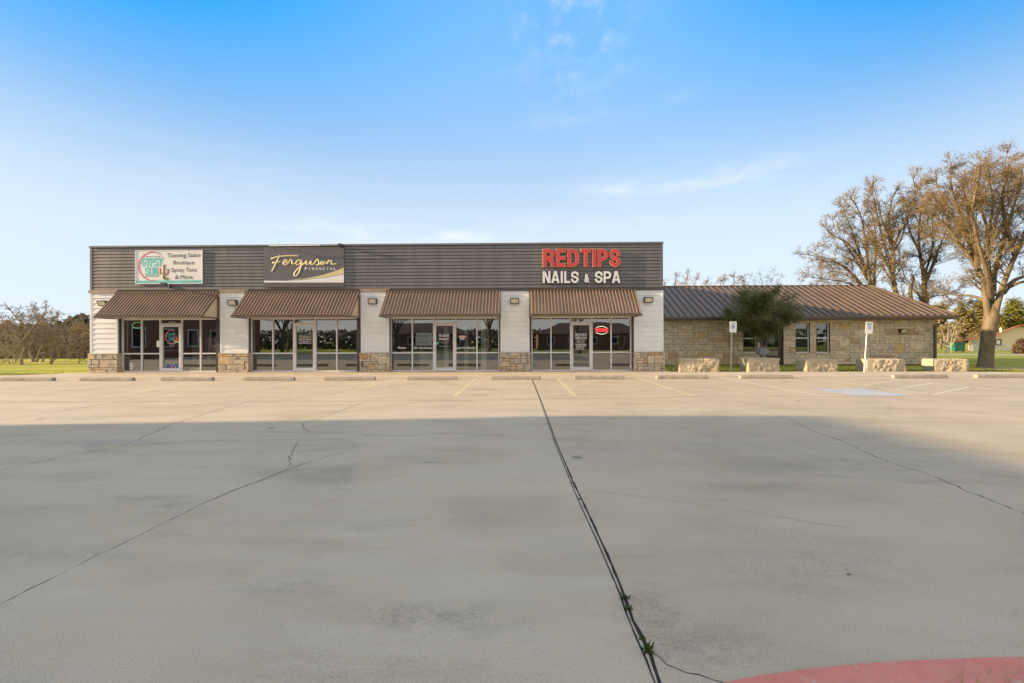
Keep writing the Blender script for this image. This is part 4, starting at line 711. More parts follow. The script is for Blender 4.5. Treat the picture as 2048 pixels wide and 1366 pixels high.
# ------------------------------------------------------------------ wheel stops
WS = [(-30, 103.5), (159, 264), (320.5, 424.5), (485, 587.5), (648, 750), (813.5, 914.5), (982, 1082.5), (1148, 1250), (1313, 1418.5), (1480.5, 1587.5), (1788, 1897.5), (1954, 2062)]
wy = [762.3, 762, 761.9, 761.4, 761, 760.3, 759.5, 758.6, 758, 757.3, 756.6, 756.2]
names_ = ['leftmost weathered concrete wheel stop, cut by the photo edge', 'concrete wheel stop left of the first shop, nearest the lawn', 'concrete wheel stop before the salon door', 'concrete wheel stop before the second white pier from the left', 'concrete wheel stop before the second shop door', 'concrete wheel stop before the posters and third shop door', 'concrete wheel stop crossing the long black joint', 'concrete wheel stop before the nail salon door', 'concrete wheel stop before the leftmost limestone block', 'concrete wheel stop before the second and third limestone blocks', 'concrete wheel stop before the gap of the two rightmost limestone blocks', 'rightmost concrete wheel stop, near the big bare tree']
def wheel_stop(L, seed):
    rg = random.Random(seed); mb = MB(); mb.sm = False; n = 22; pr = [(-.09, 0), (-.09, .055), (-.062, .122), (-.05, .132), (.05, .132), (.062, .122), (.09, .055), (.09, 0)]; k = len(pr)
    for i in range(n+1):
        u = -L/2+L*i/n; s_ = 1-(.04 if i in (0, n) else 0)
        for y, z in pr: mb.v.append((u+(0), y*s_+rg.uniform(-.0015, .0015), max(0, z*s_+(rg.uniform(-.0025, .0015) if z else 0))))
    for i in range(n):
        for j in range(k-1): a = i*k+j; mb._f((a, a+k, a+k+1, a+1))
    mb._f(tuple(range(k))); mb._f(tuple(range((n+1)*k-1, n*k-1, -1))); return mb
for i, ((a, b), y) in enumerate(zip(WS, wy)):
    pa, pb = G(a, y+(b-a)*0.0012), G(b, y); o = wheel_stop((pb-pa).length*.985, i).build('wheel_stop', 'stop_concrete'); yy = (pa.y+pb.y)/2+.08
    o.location = ((pa.x+pb.x)/2, yy, .004); o.rotation_euler.z = rng.uniform(-.008, .008); tag(o, names_[i], 'wheel stop', 'wheel stops along the stalls')
# ------------------------------------------------------------------ limestone blocks
BL = [(1359, 1440, 717), (1478, 1561, 716), (1590.5, 1675.5, 717.5), (1711, 1811, 717.7), (1843, 1938, 717.5)]
bn = ['leftmost rough limestone block, beside the storefront corner', 'rough limestone block before the dark door, taller left end', 'middle rough limestone block, before the paired windows', 'rough limestone block behind the leaning sign post', 'rightmost rough limestone block, with smooth pale left end']
def boulder(L, D, Hh, seed):
    mb = MB(); mb.sm = True; n = (72, 22, 26); off = Vector((seed*7.3, seed*3.1, 0)); idx = {}
    def pt(i, j, k):
        if (i, j, k) in idx: return idx[(i, j, k)]
        p = Vector((i/n[0]-.5, j/n[1]-.5, k/n[2])); e = .055
        q = Vector((p.x*L, p.y*D, p.z*Hh)); c = Vector((max(-L/2+e, min(L/2-e, q.x)), max(-D/2+e, min(D/2-e, q.y)), max(0, min(Hh-e, q.z)))); d = q-c
        if d.length > 1e-6: q = c+d.normalized()*min(d.length, e)
        a = noise.fractal(q*2.4+off, .9, 2.1, 4)*.045; b = noise.fractal(q*7+off, .8, 2.1, 4)*.028
        s_ = .25 if q.x < -L/2+.32 else 1.0
        o = Vector((q.x, q.y, q.z-Hh*.5)); o.normalize(); s_ *= .3 if q.z > Hh-.02 else 1; q += o*(a*(.35+.65*s_)+b*s_)
        if q.z < .02: q.z = min(q.z, 0)-.01
        mb.v.append(tuple(q)); idx[(i, j, k)] = len(mb.v)-1; return idx[(i, j, k)]
    for i in range(n[0]):
        for j in range(n[1]): mb._f((pt(i, j, n[2]), pt(i+1, j, n[2]), pt(i+1, j+1, n[2]), pt(i, j+1, n[2])))
        for k in range(n[2]): mb._f((pt(i, 0, k), pt(i+1, 0, k), pt(i+1, 0, k+1), pt(i, 0, k+1))); mb._f((pt(i, n[1], k+1), pt(i+1, n[1], k+1), pt(i+1, n[1], k), pt(i, n[1], k)))
    for j in range(n[1]):
        for k in range(n[2]): mb._f((pt(0, j, k+1), pt(0, j+1, k+1), pt(0, j+1, k), pt(0, j, k))); mb._f((pt(n[0], j, k), pt(n[0], j+1, k), pt(n[0], j+1, k+1), pt(n[0], j, k+1)))
    return mb
for i, (a, b, yt) in enumerate(BL):
    pa, pb = G(a, 744.5), G(b, 744.5); yb = 21.2; k = yb/pa.y; hh = P((a+b)/2, yt, yb+.05).z; D_ = .75
    xa, xb = P(a, 744, yb).x, P(b, 744, yb).x; xa = P(a, 730, yb+(D_ if i else 0)).x
    xa2 = xa if i == 0 else xa; o = boulder(xb-xa2-.02, D_, hh-.01, i+1).build('limestone_block', 'boulder_stone'); o.location = ((xa2+xb)/2, yb+D_/2, 0); o.rotation_euler.z = R((-2, 3, 2, -3, -4)[i]); tag(o, bn[i], 'limestone block', 'limestone blocks along the lot edge')
# ------------------------------------------------------------------ accessible parking signs
def acc_sign(Y, pxb, pxt, ytop, ybot, x0, x1, label, lean):
    b = G(pxb, 743); b = P(pxb, 743, Y); b.z = 0; t = thing('parking_sign', (b.x, Y, 0), label, 'sign', 'accessible parking signs'); tp = P(pxt, ybot, Y)
    d = Vector((tp.x-b.x, 0, tp.z)); top = Vector((b.x, Y, 0))+d*1.16
    s = MB(); s.tube([(b.x, Y, 0), tuple(top)], .03, 10); s.build('pole', 'galvanised', t)
    c = P((x0+x1)/2, (ytop+ybot)/2, Y); wd = (P(x1, ytop, Y).x-P(x0, ytop, Y).x)/2*.96; hg = (P(x0, ytop, Y).z-P(x0, ybot, Y).z)/2; ang = math.atan2(d.x, d.z); ca, sa = math.cos(ang), math.sin(ang)
    def q(u, v, yy): return Vector((c.x+u*wd*ca+v*hg*sa, yy, c.z-u*wd*sa+v*hg*ca))
    rc = [(-1, -.9), (-.85, -1), (.85, -1), (1, -.9), (1, .9), (.85, 1), (-.85, 1), (-1, .9)]
    s = MB(); s.prism([q(u, v, Y-.045) for u, v in rc], (0, .006, 0)); pn = s.build('panel', 'sign_white', t)
    s = MB(); s.prism([q(u, v, Y-.048) for u, v in ((-.42, -.22), (.42, -.22), (.42, .35), (-.42, .35))], (0, .002, 0)); s.build('blue_square', 'sign_blue', pn)
    s = MB()
    for st in wheelchair(lambda u, v: q(u*.62, .05+v*.42, Y-.052), 1): s.tube(st, .011, 5, True, (1, .2, 1))
    s.build('wheelchair_symbol', 'white_ink', pn)
    for bd, v0, v1, u, mt in (('RESERVED', .66, .84, .72, 'sign_green'), ('PARKING', .45, .6, .6, 'sign_green'), ('VAN', -.42, -.3, .2, 'sign_blue')):
        o = text('lettering', bd, c.x-u*wd, c.x+u*wd, c.z+v0*hg, c.z+v1*hg, Y-.05, mt, pn, ext=.002, off=.01)
        o0 = worldloc(pn)
        for v in o.data.vertices: x_, z_ = v.co.x+o0.x-c.x, v.co.z+o0.z-c.z; v.co.x = c.x+x_*ca+z_*sa-o0.x; v.co.z = c.z-x_*sa+z_*ca-o0.z
acc_sign(21.3, 1461.8, 1463.3, 643.2, 665, 1458, 1472.6, 'upright accessible parking sign beside the small evergreen tree', 0)
acc_sign(21.0, 1728.5, 1733.8, 644, 667, 1729, 1744.5, 'leaning accessible parking sign in front of a limestone block', 0)
# ------------------------------------------------------------------ trees
def rv(rg): return Vector((rg.gauss(0, 1), rg.gauss(0, 1), rg.gauss(0, 1)))
class Tree:
    def __init__(s, seed, wood=None): s.rg = random.Random(seed); s.tr = MB(); s.tr.sm = True; s.tw = MB(); s.tips = []; s.lf = MB()
    def limb(s, pts, rad, sides=9): s.tr.tube(catmull(pts, 4), [rad[0]+(rad[1]-rad[0])*(i/(len(catmull(pts, 4))-1))**.6 for i in range(len(catmull(pts, 4)))], sides); return catmull(pts, 4)
    def grow(s, p, d, L, r, lev, up, cfg):
        rg = s.rg; n = max(2, int(L/cfg['seg'])); n = min(n, 7); pts = [p.copy()]; st = L/n; d = d.normalized(); dirs = [d]
        for i in range(n):
            d = (d+rv(rg)*cfg['wob']+Vector((0, 0, up))).normalized(); p = p+d*st; pts.append(p.copy()); dirs.append(d)
        rads = [r*(1-.72*i/n) for i in range(n+1)]; mb = s.tr if r > cfg.get('trunk_r', .03) else s.tw
        mb.tube(pts, rads, 6 if r > .05 else (4 if r > .015 else 3), r > .03)
        if lev >= cfg['lev']: s.tips.append((pts[-1], dirs[-1])); s.tips.append((pts[len(pts)//2], dirs[-1])); return
        k = cfg['kids'][min(lev, len(cfg['kids'])-1)]
        for c in range(k):
            f = rg.uniform(.25, 1.0) if c else .97; i = min(n, int(f*n)); q = pts[i]; sd = rv(rg); dd = dirs[i]; sd = (sd-dd*sd.dot(dd)).normalized(); a = R(rg.uniform(*cfg['ang']))*(1 if c else .4)
            s.grow(q, dd*math.cos(a)+sd*math.sin(a), L*rg.uniform(*cfg['ratio']), max(cfg['rmin'], rads[i]*.62), lev+1, cfg['up'][min(lev+1, len(cfg['up'])-1)], cfg)
    def along(s, poly, r0, r1, start, step, L, cfg, lev=1, lift=.25):
        rg = s.rg; tot = sum((b-a).length for a, b in zip(poly[:-1], poly[1:])); dist = 0; nxt = tot*start
        for a, b in zip(poly[:-1], poly[1:]):
            l = (b-a).length; t = (b-a).normalized()
            while nxt < dist+l:
                f = nxt/tot; q = a+t*(nxt-dist); sd = rv(rg); sd = (sd-t*sd.dot(t)).normalized(); an = R(rg.uniform(*cfg['ang']))
                s.grow(q, t*math.cos(an)+sd*math.sin(an)+Vector((0, 0, lift*.5)), L*(1-.45*f)*rg.uniform(.7, 1.2), max(cfg['rmin'], (r0+(r1-r0)*f)*.32), lev, cfg['up'][0], cfg); nxt += step*rg.uniform(.6, 1.4)
            dist += l
        s.grow(poly[-1], (poly[-1]-poly[-2]), L*.6, max(cfg['rmin'], r1), lev, cfg['up'][0], cfg)
    def leaves(s, per, size, spread, frac=1.0, keep=None, wide=.5):
        rg = s.rg
        for p, d in s.tips:
            if rg.random() > frac: continue
            if keep and rg.random() > keep(p): continue
            for _ in range(per):
                c = p+rv(rg)*spread; a = rv(rg).normalized(); b = a.orthogonal().normalized(); z = size*rg.uniform(.6, 1.4); s.lf.face([c-a*z, c+b*z*wide, c+a*z, c-b*z*wide])
    def build(s, name, base, label, cat, bark, leaf=None, group=None, twig=None):
        t = thing(name, base, label, cat, group); s.tr.build('trunk', bark, t)
        if s.tw.f or s.lf.f:
            c = MB(); c.v = s.tw.v+s.lf.v; k = len(s.tw.v); c.f = s.tw.f+[tuple(i+k for i in q) for q in s.lf.f]; c.mi = [0]*len(s.tw.f)+[1]*len(s.lf.f); c.tone = [0]*len(c.f); c.smooth = [False]*len(c.f)
            c.build('crown', [twig or ('twig_bark' if bark == 'bark' else bark)]+([leaf] if leaf else [bark]), t)
        return t
BARE = dict(seg=.35, wob=.16, lev=4, kids=(5, 5, 4, 3), ang=(25, 62), ratio=(.45, .72), up=(.06, .05, .04, .03), rmin=.0075, trunk_r=.035)
def big_tree():
    T = Tree(11); Y = 24.4; q = lambda x, y, dy=0: P(x, y, Y+dy)
    b = q(1971, 735.5)
    T.tr.tube(catmull([q(1970, 738), q(1970.5, 730), q(1973, 705), q(1977, 665), q(1981, 645), q(1984, 625), q(1986, 606)], 4), [.43, .40, .37, .35, .33, .32, .315, .31, .305, .30, .295, .29, .29, .29, .295, .30, .31, .32, .31, .29, .27, .25, .22, .18, .10][:25], 14)
    L = [([(1977, 665), (1976, 635), (1970, 590), (1963, 555), (1943, 520), (1918, 485), (1893, 452), (1868, 432)], 0, .21, .05), ([(1955, 540), (1952, 500), (1940, 450), (1932, 410), (1928, 378)], -1.2, .14, .03), ([(1981, 660), (1984, 620), (1983, 580), (1977, 520), (1980, 455), (1986, 400), (1978, 362)], .8, .16, .035), ([(1981, 665), (1990, 628), (2003, 580), (2020, 535), (2040, 490), (2062, 440), (2080, 390), (2085, 355)], -.5, .20, .04), ([(2006, 585), (2030, 560), (2062, 548), (2110, 520), (2150, 470)], 1, .15, .03), ([(2016, 575), (2050, 563), (2090, 570), (2130, 560)], -1.5, .1, .03), ([(1976, 605), (1945, 592), (1910, 590), (1880, 583)], 1.5, .10, .025), ([(1984, 590), (1990, 540), (2008, 480), (2025, 420), (2040, 370), (2045, 345)], 2.8, .17, .03), ([(1982, 600), (1975, 550), (1955, 480), (1945, 420), (1955, 372), (1960, 350)], -2.8, .15, .03), ([(1935, 508), (1905, 480), (1880, 475), (1860, 470)], 2.0, .09, .02), ([(1950, 520), (1930, 470), (1900, 420), (1880, 385), (1872, 365)], 1.6, .11, .02), ([(1945, 500), (1925, 440), (1905, 380), (1900, 345)], -.8, .1, .02), ([(1980, 470), (1960, 410), (1950, 360), (1955, 330)], 1.4, .09, .02), ([(1983, 470), (2000, 410), (2012, 355), (2010, 325)], .2, .1, .02), ([(2030, 510), (2010, 440), (2005, 390), (2015, 355)], -2.2, .12, .03)]
    for pts, dy, r0, r1 in L:
        n = len(pts); poly = T.limb([q(x, y, dy*(i/(n-1))**.8*1.0) for i, (x, y) in enumerate(pts)], (r0, r1)); low = pts[-1][1] > 540
        T.along(poly, r0, r1, .30, .36 if not low else .55, 1.55, dict(BARE, kids=(5, 5, 4), ratio=(.45, .75), rmin=.0085), 1, .12)
    zt = q(1980, 500).z
    T.leaves(3, .045, .14, .9, lambda p: .12+.55*max(0, min(1, (p.z-zt+1)/4)), .26)
    T.build('bare_tree', b, 'big forked bare oak with brown leaves, right of the stone building', 'tree', 'bark', 'oak_leaf')
big_tree()
def rear(seed, Y, base, limbs, label, leaf=None, frac=0, step=.6, L0=2.2, group=None, cfg=BARE, bark='bark', r=.3, leafn=1, size=.06, spread=.1, name='bare_tree', start=.25):
    T = Tree(seed); q = lambda x, y, dy=0: P(x, y, Y+dy); b = P(base[0], base[1], Y); b.z = -.03
    for pts, dy, r0, r1 in limbs:
        n = len(pts); k_ = .62 if name == 'scrub_tree' else .85; poly = T.limb([q(x+T.rg.uniform(-4, 4)*(0 < i < n-1), y, dy*(i/(n-1))) for i, (x, y) in enumerate(pts)], (r0*k_, r1*.6)); T.along(poly, r0, r1, start, step, L0*.92, cfg, 1, .12)
    if leaf: T.leaves(leafn, size*1.25, spread, frac, None, .26)
    return T.build(name, b, label, 'tree', bark, leaf, group)
BG = dict(BARE, seg=.6, kids=(6, 5, 4), rmin=.0105)
GR = 'bare trees behind the stone building'
rear(21, 37, (1750, 712), [([(1752, 712), (1748, 640), (1740, 570), (1722, 520), (1695, 485), (1665, 470)], 0, .3, .05), ([(1740, 600), (1700, 545), (1655, 518), (1628, 512)], .8, .12, .03), ([(1736, 560), (1695, 500), (1668, 458)], -.6, .13, .03), ([(1728, 530), (1700, 460), (1690, 425)], .6, .12, .03), ([(1742, 615), (1700, 590), (1655, 582), (1622, 585)], .5, .08, .02), ([(1745, 600), (1720, 560), (1685, 530), (1645, 520)], 1.5, .16, .04), ([(1740, 570), (1735, 500), (1720, 440), (1712, 410)], -1.5, .18, .04), ([(1742, 590), (1705, 568), (1665, 560), (1630, 556)], -1, .12, .03), ([(1748, 610), (1752, 540), (1750, 480), (1745, 430)], 1.5, .16, .04)], 'leftmost bare tree behind the roof, spreading left', 'oak_leaf', .18, .62, 2.5, GR, BG, size=.06)
rear(22, 35.5, (1812, 712), [([(1812, 712), (1803, 620), (1790, 560), (1783, 500), (1780, 440), (1785, 395)], 0, .36, .05), ([(1790, 560), (1758, 500), (1725, 445), (1705, 415)], .6, .14, .03), ([(1782, 490), (1758, 430), (1752, 392)], -.6, .13, .03), ([(1783, 510), (1805, 470), (1812, 430)], .5, .1, .03), ([(1788, 545), (1765, 480), (1750, 420), (1745, 385)], 1, .17, .04), ([(1783, 500), (1810, 450), (1825, 400), (1830, 375)], -1.2, .15, .04), ([(1792, 570), (1770, 525), (1748, 490)], -1.5, .12, .03)], 'tall bare tree behind the roof, middle of its group', 'oak_leaf', .3, .6, 2.4, GR, BG, size=.06)
rear(23, 36.5, (1846, 712), [([(1844, 712), (1846, 620), (1845, 560), (1842, 500), (1838, 450), (1845, 395)], 0, .33, .05), ([(1845, 560), (1862, 500), (1868, 440), (1872, 405)], .5, .13, .03), ([(1846, 600), (1815, 560), (1800, 520)], .6, .09, .03), ([(1846, 580), (1868, 520), (1890, 475), (1900, 450)], 1, .18, .04), ([(1842, 510), (1820, 460), (1815, 420)], -1, .13, .04), ([(1846, 600), (1880, 590), (1905, 600)], -1, .07, .03)], 'bare reddish tree behind the roof, rightmost of its group', 'oak_leaf', .75, .6, 2.3, GR, BG, leafn=2, size=.06)
rear(24, 36, (1822, 712), [([(1822, 712), (1822, 630), (1823, 585), (1826, 560)], 0, .32, .16)], 'ragged broken trunk between bare trees behind the roof', None, 0, 9, .8, GR, dict(BG, lev=2), r=.3)
DB = 'distant bare treetops above the roof'
for i, (x, yt, Y, lb) in enumerate(((1345, 548, 55, 'small bare treetop above the roof beside the shop block'), (1368, 540, 50, 'bare treetop above the left end of the brown roof'), (1405, 550, 58, 'low bare treetop above the roof, left of the evergreen'), (1435, 552, 60, 'twiggy bare treetop above the roof near the evergreen'), (1462, 546, 48, 'brown leafy treetop just left of the evergreen top'))):
    rear(40+i, Y, (x, 700), [([(x, 706), (x, 640), (x+3, 600), (x+6, yt+18)], 0, .2, .05), ([(x, 620), (x-12, 590), (x-16, yt+22)], 1, .1, .03), ([(x+2, 610), (x+18, 580), (x+24, yt+20)], -1, .1, .03)], lb, 'oak_leaf' if i == 4 else None, .6 if i == 4 else 0, .8, 1.9, DB, dict(BG, kids=(4, 4, 3)), size=.1)
def small_evergreen():
    T = Tree(31); Y = 25.0; q = lambda x, y, dy=0: P(x, y, Y+dy); cfg = dict(BARE, seg=.25, kids=(5, 4, 4), rmin=.005, trunk_r=.02, up=(.03, .02, .0), ang=(30, 75)); b = q(1526, 726); b.z = -.02
    S = [([(1526, 730), (1524, 700), (1520, 675), (1508, 640), (1500, 612)], -.4, .09, .03), ([(1527, 730), (1529, 695), (1535, 665), (1552, 636), (1565, 622)], .3, .08, .03), ([(1526, 730), (1526, 690), (1527, 650), (1524, 615), (1520, 598)], .5, .08, .02), ([(1524, 690), (1512, 665), (1486, 640), (1466, 626)], .2, .05, .02), ([(1530, 690), (1545, 660), (1568, 645), (1582, 640)], -.3, .05, .02), ([(1526, 660), (1535, 620), (1542, 600), (1548, 588)], -.5, .04, .015), ([(1522, 640), (1505, 608), (1490, 594)], .5, .04, .015), ([(1525, 660), (1522, 630), (1530, 600)], -1.0, .05, .02), ([(1525, 660), (1518, 640), (1510, 625)], 1.2, .05, .02)]
    for pts, dy, r0, r1 in S:
        n = len(pts); poly = T.limb([q(x, y, dy*i/(n-1)) for i, (x, y) in enumerate(pts)], (r0, r1), 7); T.along(poly, r0, r1, .42, .27, .80, cfg, 1, .0)
    for x, y, x2, y2 in ((1518, 590, 1500, 552), (1525, 585, 1521, 549), (1535, 580, 1548, 540), (1540, 590, 1562, 552), (1512, 590, 1486, 562), (1530, 580, 1534, 556)):
        poly = T.limb([q(x, y), q((x+x2)/2+2, (y+y2)/2), q(x2, y2)], (.015, .005), 5); T.along(poly, .012, .006, .2, .25, .25, dict(cfg, kids=(3, 3), lev=3), 2, 0)
    rg = T.rg
    for k in range(95):
        d = rv(rg).normalized(); e = rg.uniform(.92, 1.14); e *= 1.0 if d.z < .5 else rg.uniform(.9, 1.12); c0 = P(1522, 632, Y); m0 = c0+Vector((d.x*.6, d.y*.5, d.z*.35)); m1 = c0+Vector((d.x*1.95*e, d.y*1.5*e, .30+d.z*1.22*e))
        poly = catmull([m0, m0.lerp(m1, .5)+rv(rg)*.08+Vector((0, 0, .06)), m1], 5); T.tw.tube(poly, [.014-.0010*i for i in range(len(poly))], 4, False)
        for i in range(3, len(poly)):
            for _ in range(9): T.tips.append((poly[i]+rv(rg)*.085, d))
    for k in range(1300):
        u, v, w_ = rg.uniform(-1, 1), rg.uniform(-1, 1), rg.uniform(-1, 1)
        if u*u+v*v+w_*w_ > 1-.3*rg.random(): continue
        p = P(1521+72*u, 618-47*v+5*u*u, Y+1.5*w_)
        if noise.noise(p*2.0) > 0: T.tips.append((p, Vector((0, 0, 1))))
    T.leaves(4, .036, .095, .93); T.build('evergreen_tree', b, 'small dark evergreen tree standing before the stone building door', 'tree', 'grey_bark', 'holly_leaf')
small_evergreen()
# left: low scrubby trees and the thicket behind
SCR = dict(BARE, seg=.35, wob=.26, kids=(6, 5, 3), rmin=.011, ang=(30, 80), up=(.05, .03, .0))
GL = 'scrubby bare trees on the left lawn'
for i, (x, yb, Y, lim, lb) in enumerate((
    (103, 729, 31, [([(102, 731), (103, 712), (104, 695), (96, 665), (88, 640)], .5, .16, .04), ([(103, 700), (118, 688), (140, 682), (165, 676), (180, 672)], -.5, .10, .03), ([(103, 712), (92, 690), (72, 668), (55, 655)], .8, .08, .03), ([(104, 695), (112, 660), (115, 640)], -1, .08, .03), ([(105, 722), (125, 708), (145, 703), (153, 706), (158, 723)], .3, .07, .04)], 'scrubby bare tree with a branch arching right to the ground'),
    (42, 731, 30, [([(42, 733), (43, 715), (48, 690), (52, 660), (38, 640), (20, 620)], .5, .2, .04), ([(48, 680), (70, 648), (88, 632), (92, 620)], -.5, .11, .03), ([(46, 690), (25, 665), (5, 640)], 1, .09, .03), ([(52, 660), (60, 635), (65, 618)], 1, .06, .02)], 'tall scrubby bare tree with pale top at the left edge'),
    (75, 724, 35, [([(68, 726), (62, 700), (66, 670), (75, 650)], .5, .22, .05), ([(72, 726), (80, 700), (92, 680), (100, 650)], -.5, .18, .04), ([(85, 726), (88, 700), (78, 670)], .8, .14, .04)], 'many stemmed scrub tree between two bare trees'),
    (20, 732, 31, [([(22, 733), (18, 710), (12, 680)], .4, .05, .02), ([(24, 733), (26, 705), (30, 675)], -.4, .05, .02), ([(20, 733), (8, 710), (-4, 690)], .3, .05, .02), ([(26, 733), (36, 708), (40, 685)], .3, .04, .02)], 'upright bushy clump of bare stems at left edge'),
    (140, 722, 40, [([(140, 722), (138, 700), (142, 670), (150, 655)], .5, .15, .04), ([(139, 705), (155, 690), (170, 680)], 1, .08, .03), ([(140, 700), (128, 680), (122, 660)], 1, .08, .03)], 'bare tree farther back beside the shop corner'),
    (110, 720, 44, [([(110, 720), (112, 690), (108, 650), (112, 635)], .5, .15, .04), ([(111, 700), (95, 670), (90, 645)], 1, .1, .03), ([(111, 700), (128, 665), (135, 640)], 1, .1, .03)], 'bare tree farther back with a round twiggy crown'))):
    rear(60+i, Y, (x, yb), lim, lb, 'brush_leaf', .12, .34, 1.15, GL, SCR, 'scrub_bark' if i != 3 else 'pale_bark', leafn=1, size=.04, spread=.12, start=.2, name='scrub_tree')
th = MB(); rg = random.Random(5)
for k in range(34000):
    Y = rg.uniform(42, 64); u = rg.uniform(-60, 195); hmax = 2.7+.6*math.sin(u*.09)+.4*math.sin(u*.23+Y); c = P(u, 690, Y); c.z = rg.random()**1.2*hmax; a = Vector((rg.gauss(0, .5), rg.gauss(0, .5), rg.uniform(.2, 1))).normalized(); b = a.orthogonal().normalized(); l = rg.uniform(.15, .5); w_ = .03 if rg.random() < .6 else .09; th.cur = 0 if w_ > .05 else 1; th.face([c-a*l, c+b*w_, c+a*l, c-b*w_])
th.build('thicket', ['brush_leaf', 'scrub_bark'], kind='stuff')
# right background trees
def leafy(seed, x, Y, top, wpx, label, leaf, dens=1.0, bark='bark', group='leafy trees beyond the lawn'):
    T = Tree(seed); rg = T.rg; sc = FPX/Y; b = P(x, 700, Y); b.z = -.03; hgt = P(x, top, Y).z; wd = wpx/sc/2; cfg = dict(BARE, seg=.7, kids=(5, 4, 4), rmin=.012, wob=.2, ang=(30, 75)); L0 = wd*.75
    poly = T.limb([b, b+Vector((.2, 0, hgt*.25)), b+Vector((-.1, .2, hgt*.5)), b+Vector((0, 0, hgt*.72))], (hgt*.035, .05), 8); T.along(poly, hgt*.03, .05, .28, .5/dens, L0*.95, cfg, 1, .1)
    T.leaves(3, .13*Y/50, .25, .9); T.build('leafy_tree', b, label, 'tree', bark, leaf, group)
leafy(81, 1925, 66, 604, 110, 'olive green tree behind the big trunk, left of the house', 'olive_leaf', 1.2)
leafy(82, 1880, 75, 598, 90, 'olive tree showing beyond the roof corner', 'olive_leaf')
leafy(83, 2030, 78, 596, 110, 'yellow green tree behind the cream house', 'lime_leaf', 1.2)
leafy(84, 1960, 90, 590, 90, 'far olive tree behind the big tree fork', 'olive_leaf')
leafy(85, 2090, 62, 585, 90, 'yellow green tree at the right edge', 'lime_leaf')
rear(90, 50, (1893, 706), [([(1893, 707), (1894, 690), (1884, 665), (1876, 640)], .3, .16, .04), ([(1894, 690), (1905, 660), (1918, 645)], .3, .1, .03), ([(1893, 695), (1878, 685), (1872, 672)], -.5, .09, .03), ([(1894, 690), (1896, 655), (1900, 630)], .3, .1, .03)], 'pale smooth barked small tree left of the green bin', None, 0, .5, 1.3, None, dict(BG, kids=(4, 3, 2)), 'pale_bark', name='pale_tree')
rear(91, 52, (1905, 706), [([(1903, 706), (1905, 685), (1908, 660)], .3, .08, .03), ([(1904, 690), (1912, 668), (1925, 655)], .3, .06, .02)], 'thin pale small tree just beside the green bin', None, 0, .5, 1.1, None, dict(BG, kids=(4, 3, 2)), 'pale_bark', name='pale_tree')
# far house, carport, bin
YH = 60; hb = P(1990, 701, YH); hb.z = 0
HO = thing('cream_house', hb, 'cream house with rust roof seen behind the big bare tree', 'house')
q = lambda x, y, Y=YH: P(x, y, Y)
def gz(x): p = q(x, 701); return (p.x, YH, 0)
s = MB(); ws_ = [gz(1938), gz(2130), q(2130, 653), q(2032, 653.5), q(1985, 671), q(1938, 679)]; s.prism(ws_, (8.6, 9, 0)); s.build('wall', 'cream_wall', HO)
s = MB(); s.box(q(1985, 690).x, q(2130, 690).x, YH-.04, YH-.003, 0, q(1990, 690).z); s.build('wainscot', 'cream_low', HO)
s = MB(); r0 = [q(1916, 682.5), q(1938, 678), q(1985, 669.8), q(2032, 652.3), q(2130, 652)]
for a, b in zip(r0[:-1], r0[1:]): s.prism([a+Vector((0, -.6, 0)), b+Vector((0, -.6, 0)), b+Vector((0, -.6, .16)), a+Vector((0, -.6, .16))], (9.7, 10.2, 0))
s.build('roof', 'rust_roof', HO)
def hwin(x0, x1, y0, y1, nm='window'):
    a, b = q(x0, y0), q(x1, y1); s = MB(); t_ = .12; Y = YH-.07
    for bx in ((a.x, b.x, a.z-t_, a.z), (a.x, b.x, b.z, b.z+t_), (a.x, a.x+t_, b.z+t_, a.z-t_), (b.x-t_, b.x, b.z+t_, a.z-t_)): s.box(bx[0], bx[1], Y, YH-.004, bx[2], bx[3])
    o = s.build(nm, 'dark_wood', HO); s = MB(); s.box(a.x+t_, b.x-t_, YH-.03, YH-.005, b.z+t_, a.z-t_); s.build('pane' if nm == 'window' else 'door_leaf', 'white_vinyl' if nm == 'window' else 'galvanised', o)
hwin(1990, 2002, 678.5, 690.5); hwin(2034, 2046, 678.5, 699.5, 'door')
s = MB(); p = q(2003, 662); s.tube([(p.x+.95, YH+1, p.z-.5), (p.x+.95, YH+1, p.z+.45)], .1, 8); s.build('vent_pipe', 'white_vinyl', HO)
s = MB(); p = q(1957, 690); s.box(q(1945, 690).x, q(1956, 690).x, YH-.06, YH-.004, 0, q(1950, 681).z); s.build('garage_door', 'galvanised', HO)
cp = thing('carport', (q(1920, 700).x, YH+2, 0), 'dark open carport with rust roof left of the cream house', 'carport'); s = MB(); s.prism([q(1905, 683.5)+Vector((0, -.2, 0)), q(1937, 679.5)+Vector((0, -.2, 0)), q(1937, 678)+Vector((0, -.2, 0)), q(1905, 682)+Vector((0, -.2, 0))], (5.7, 6, 0)); s.build('roof', 'rust_roof', cp)
for k, x in enumerate((1907, 1918, 1929)): s = MB(); p = q(x, 690); s.box(p.x-.07, p.x+.07, YH, YH+.14, 0, q(x, 684).z-.0); s.build('post', 'dark_wood', cp)
s = MB(); s.box(q(1906, 690).x, q(1936, 690).x, YH+5, YH+5.2, 0, 2.0); s.build('back_wall', 'dark_wood', cp)
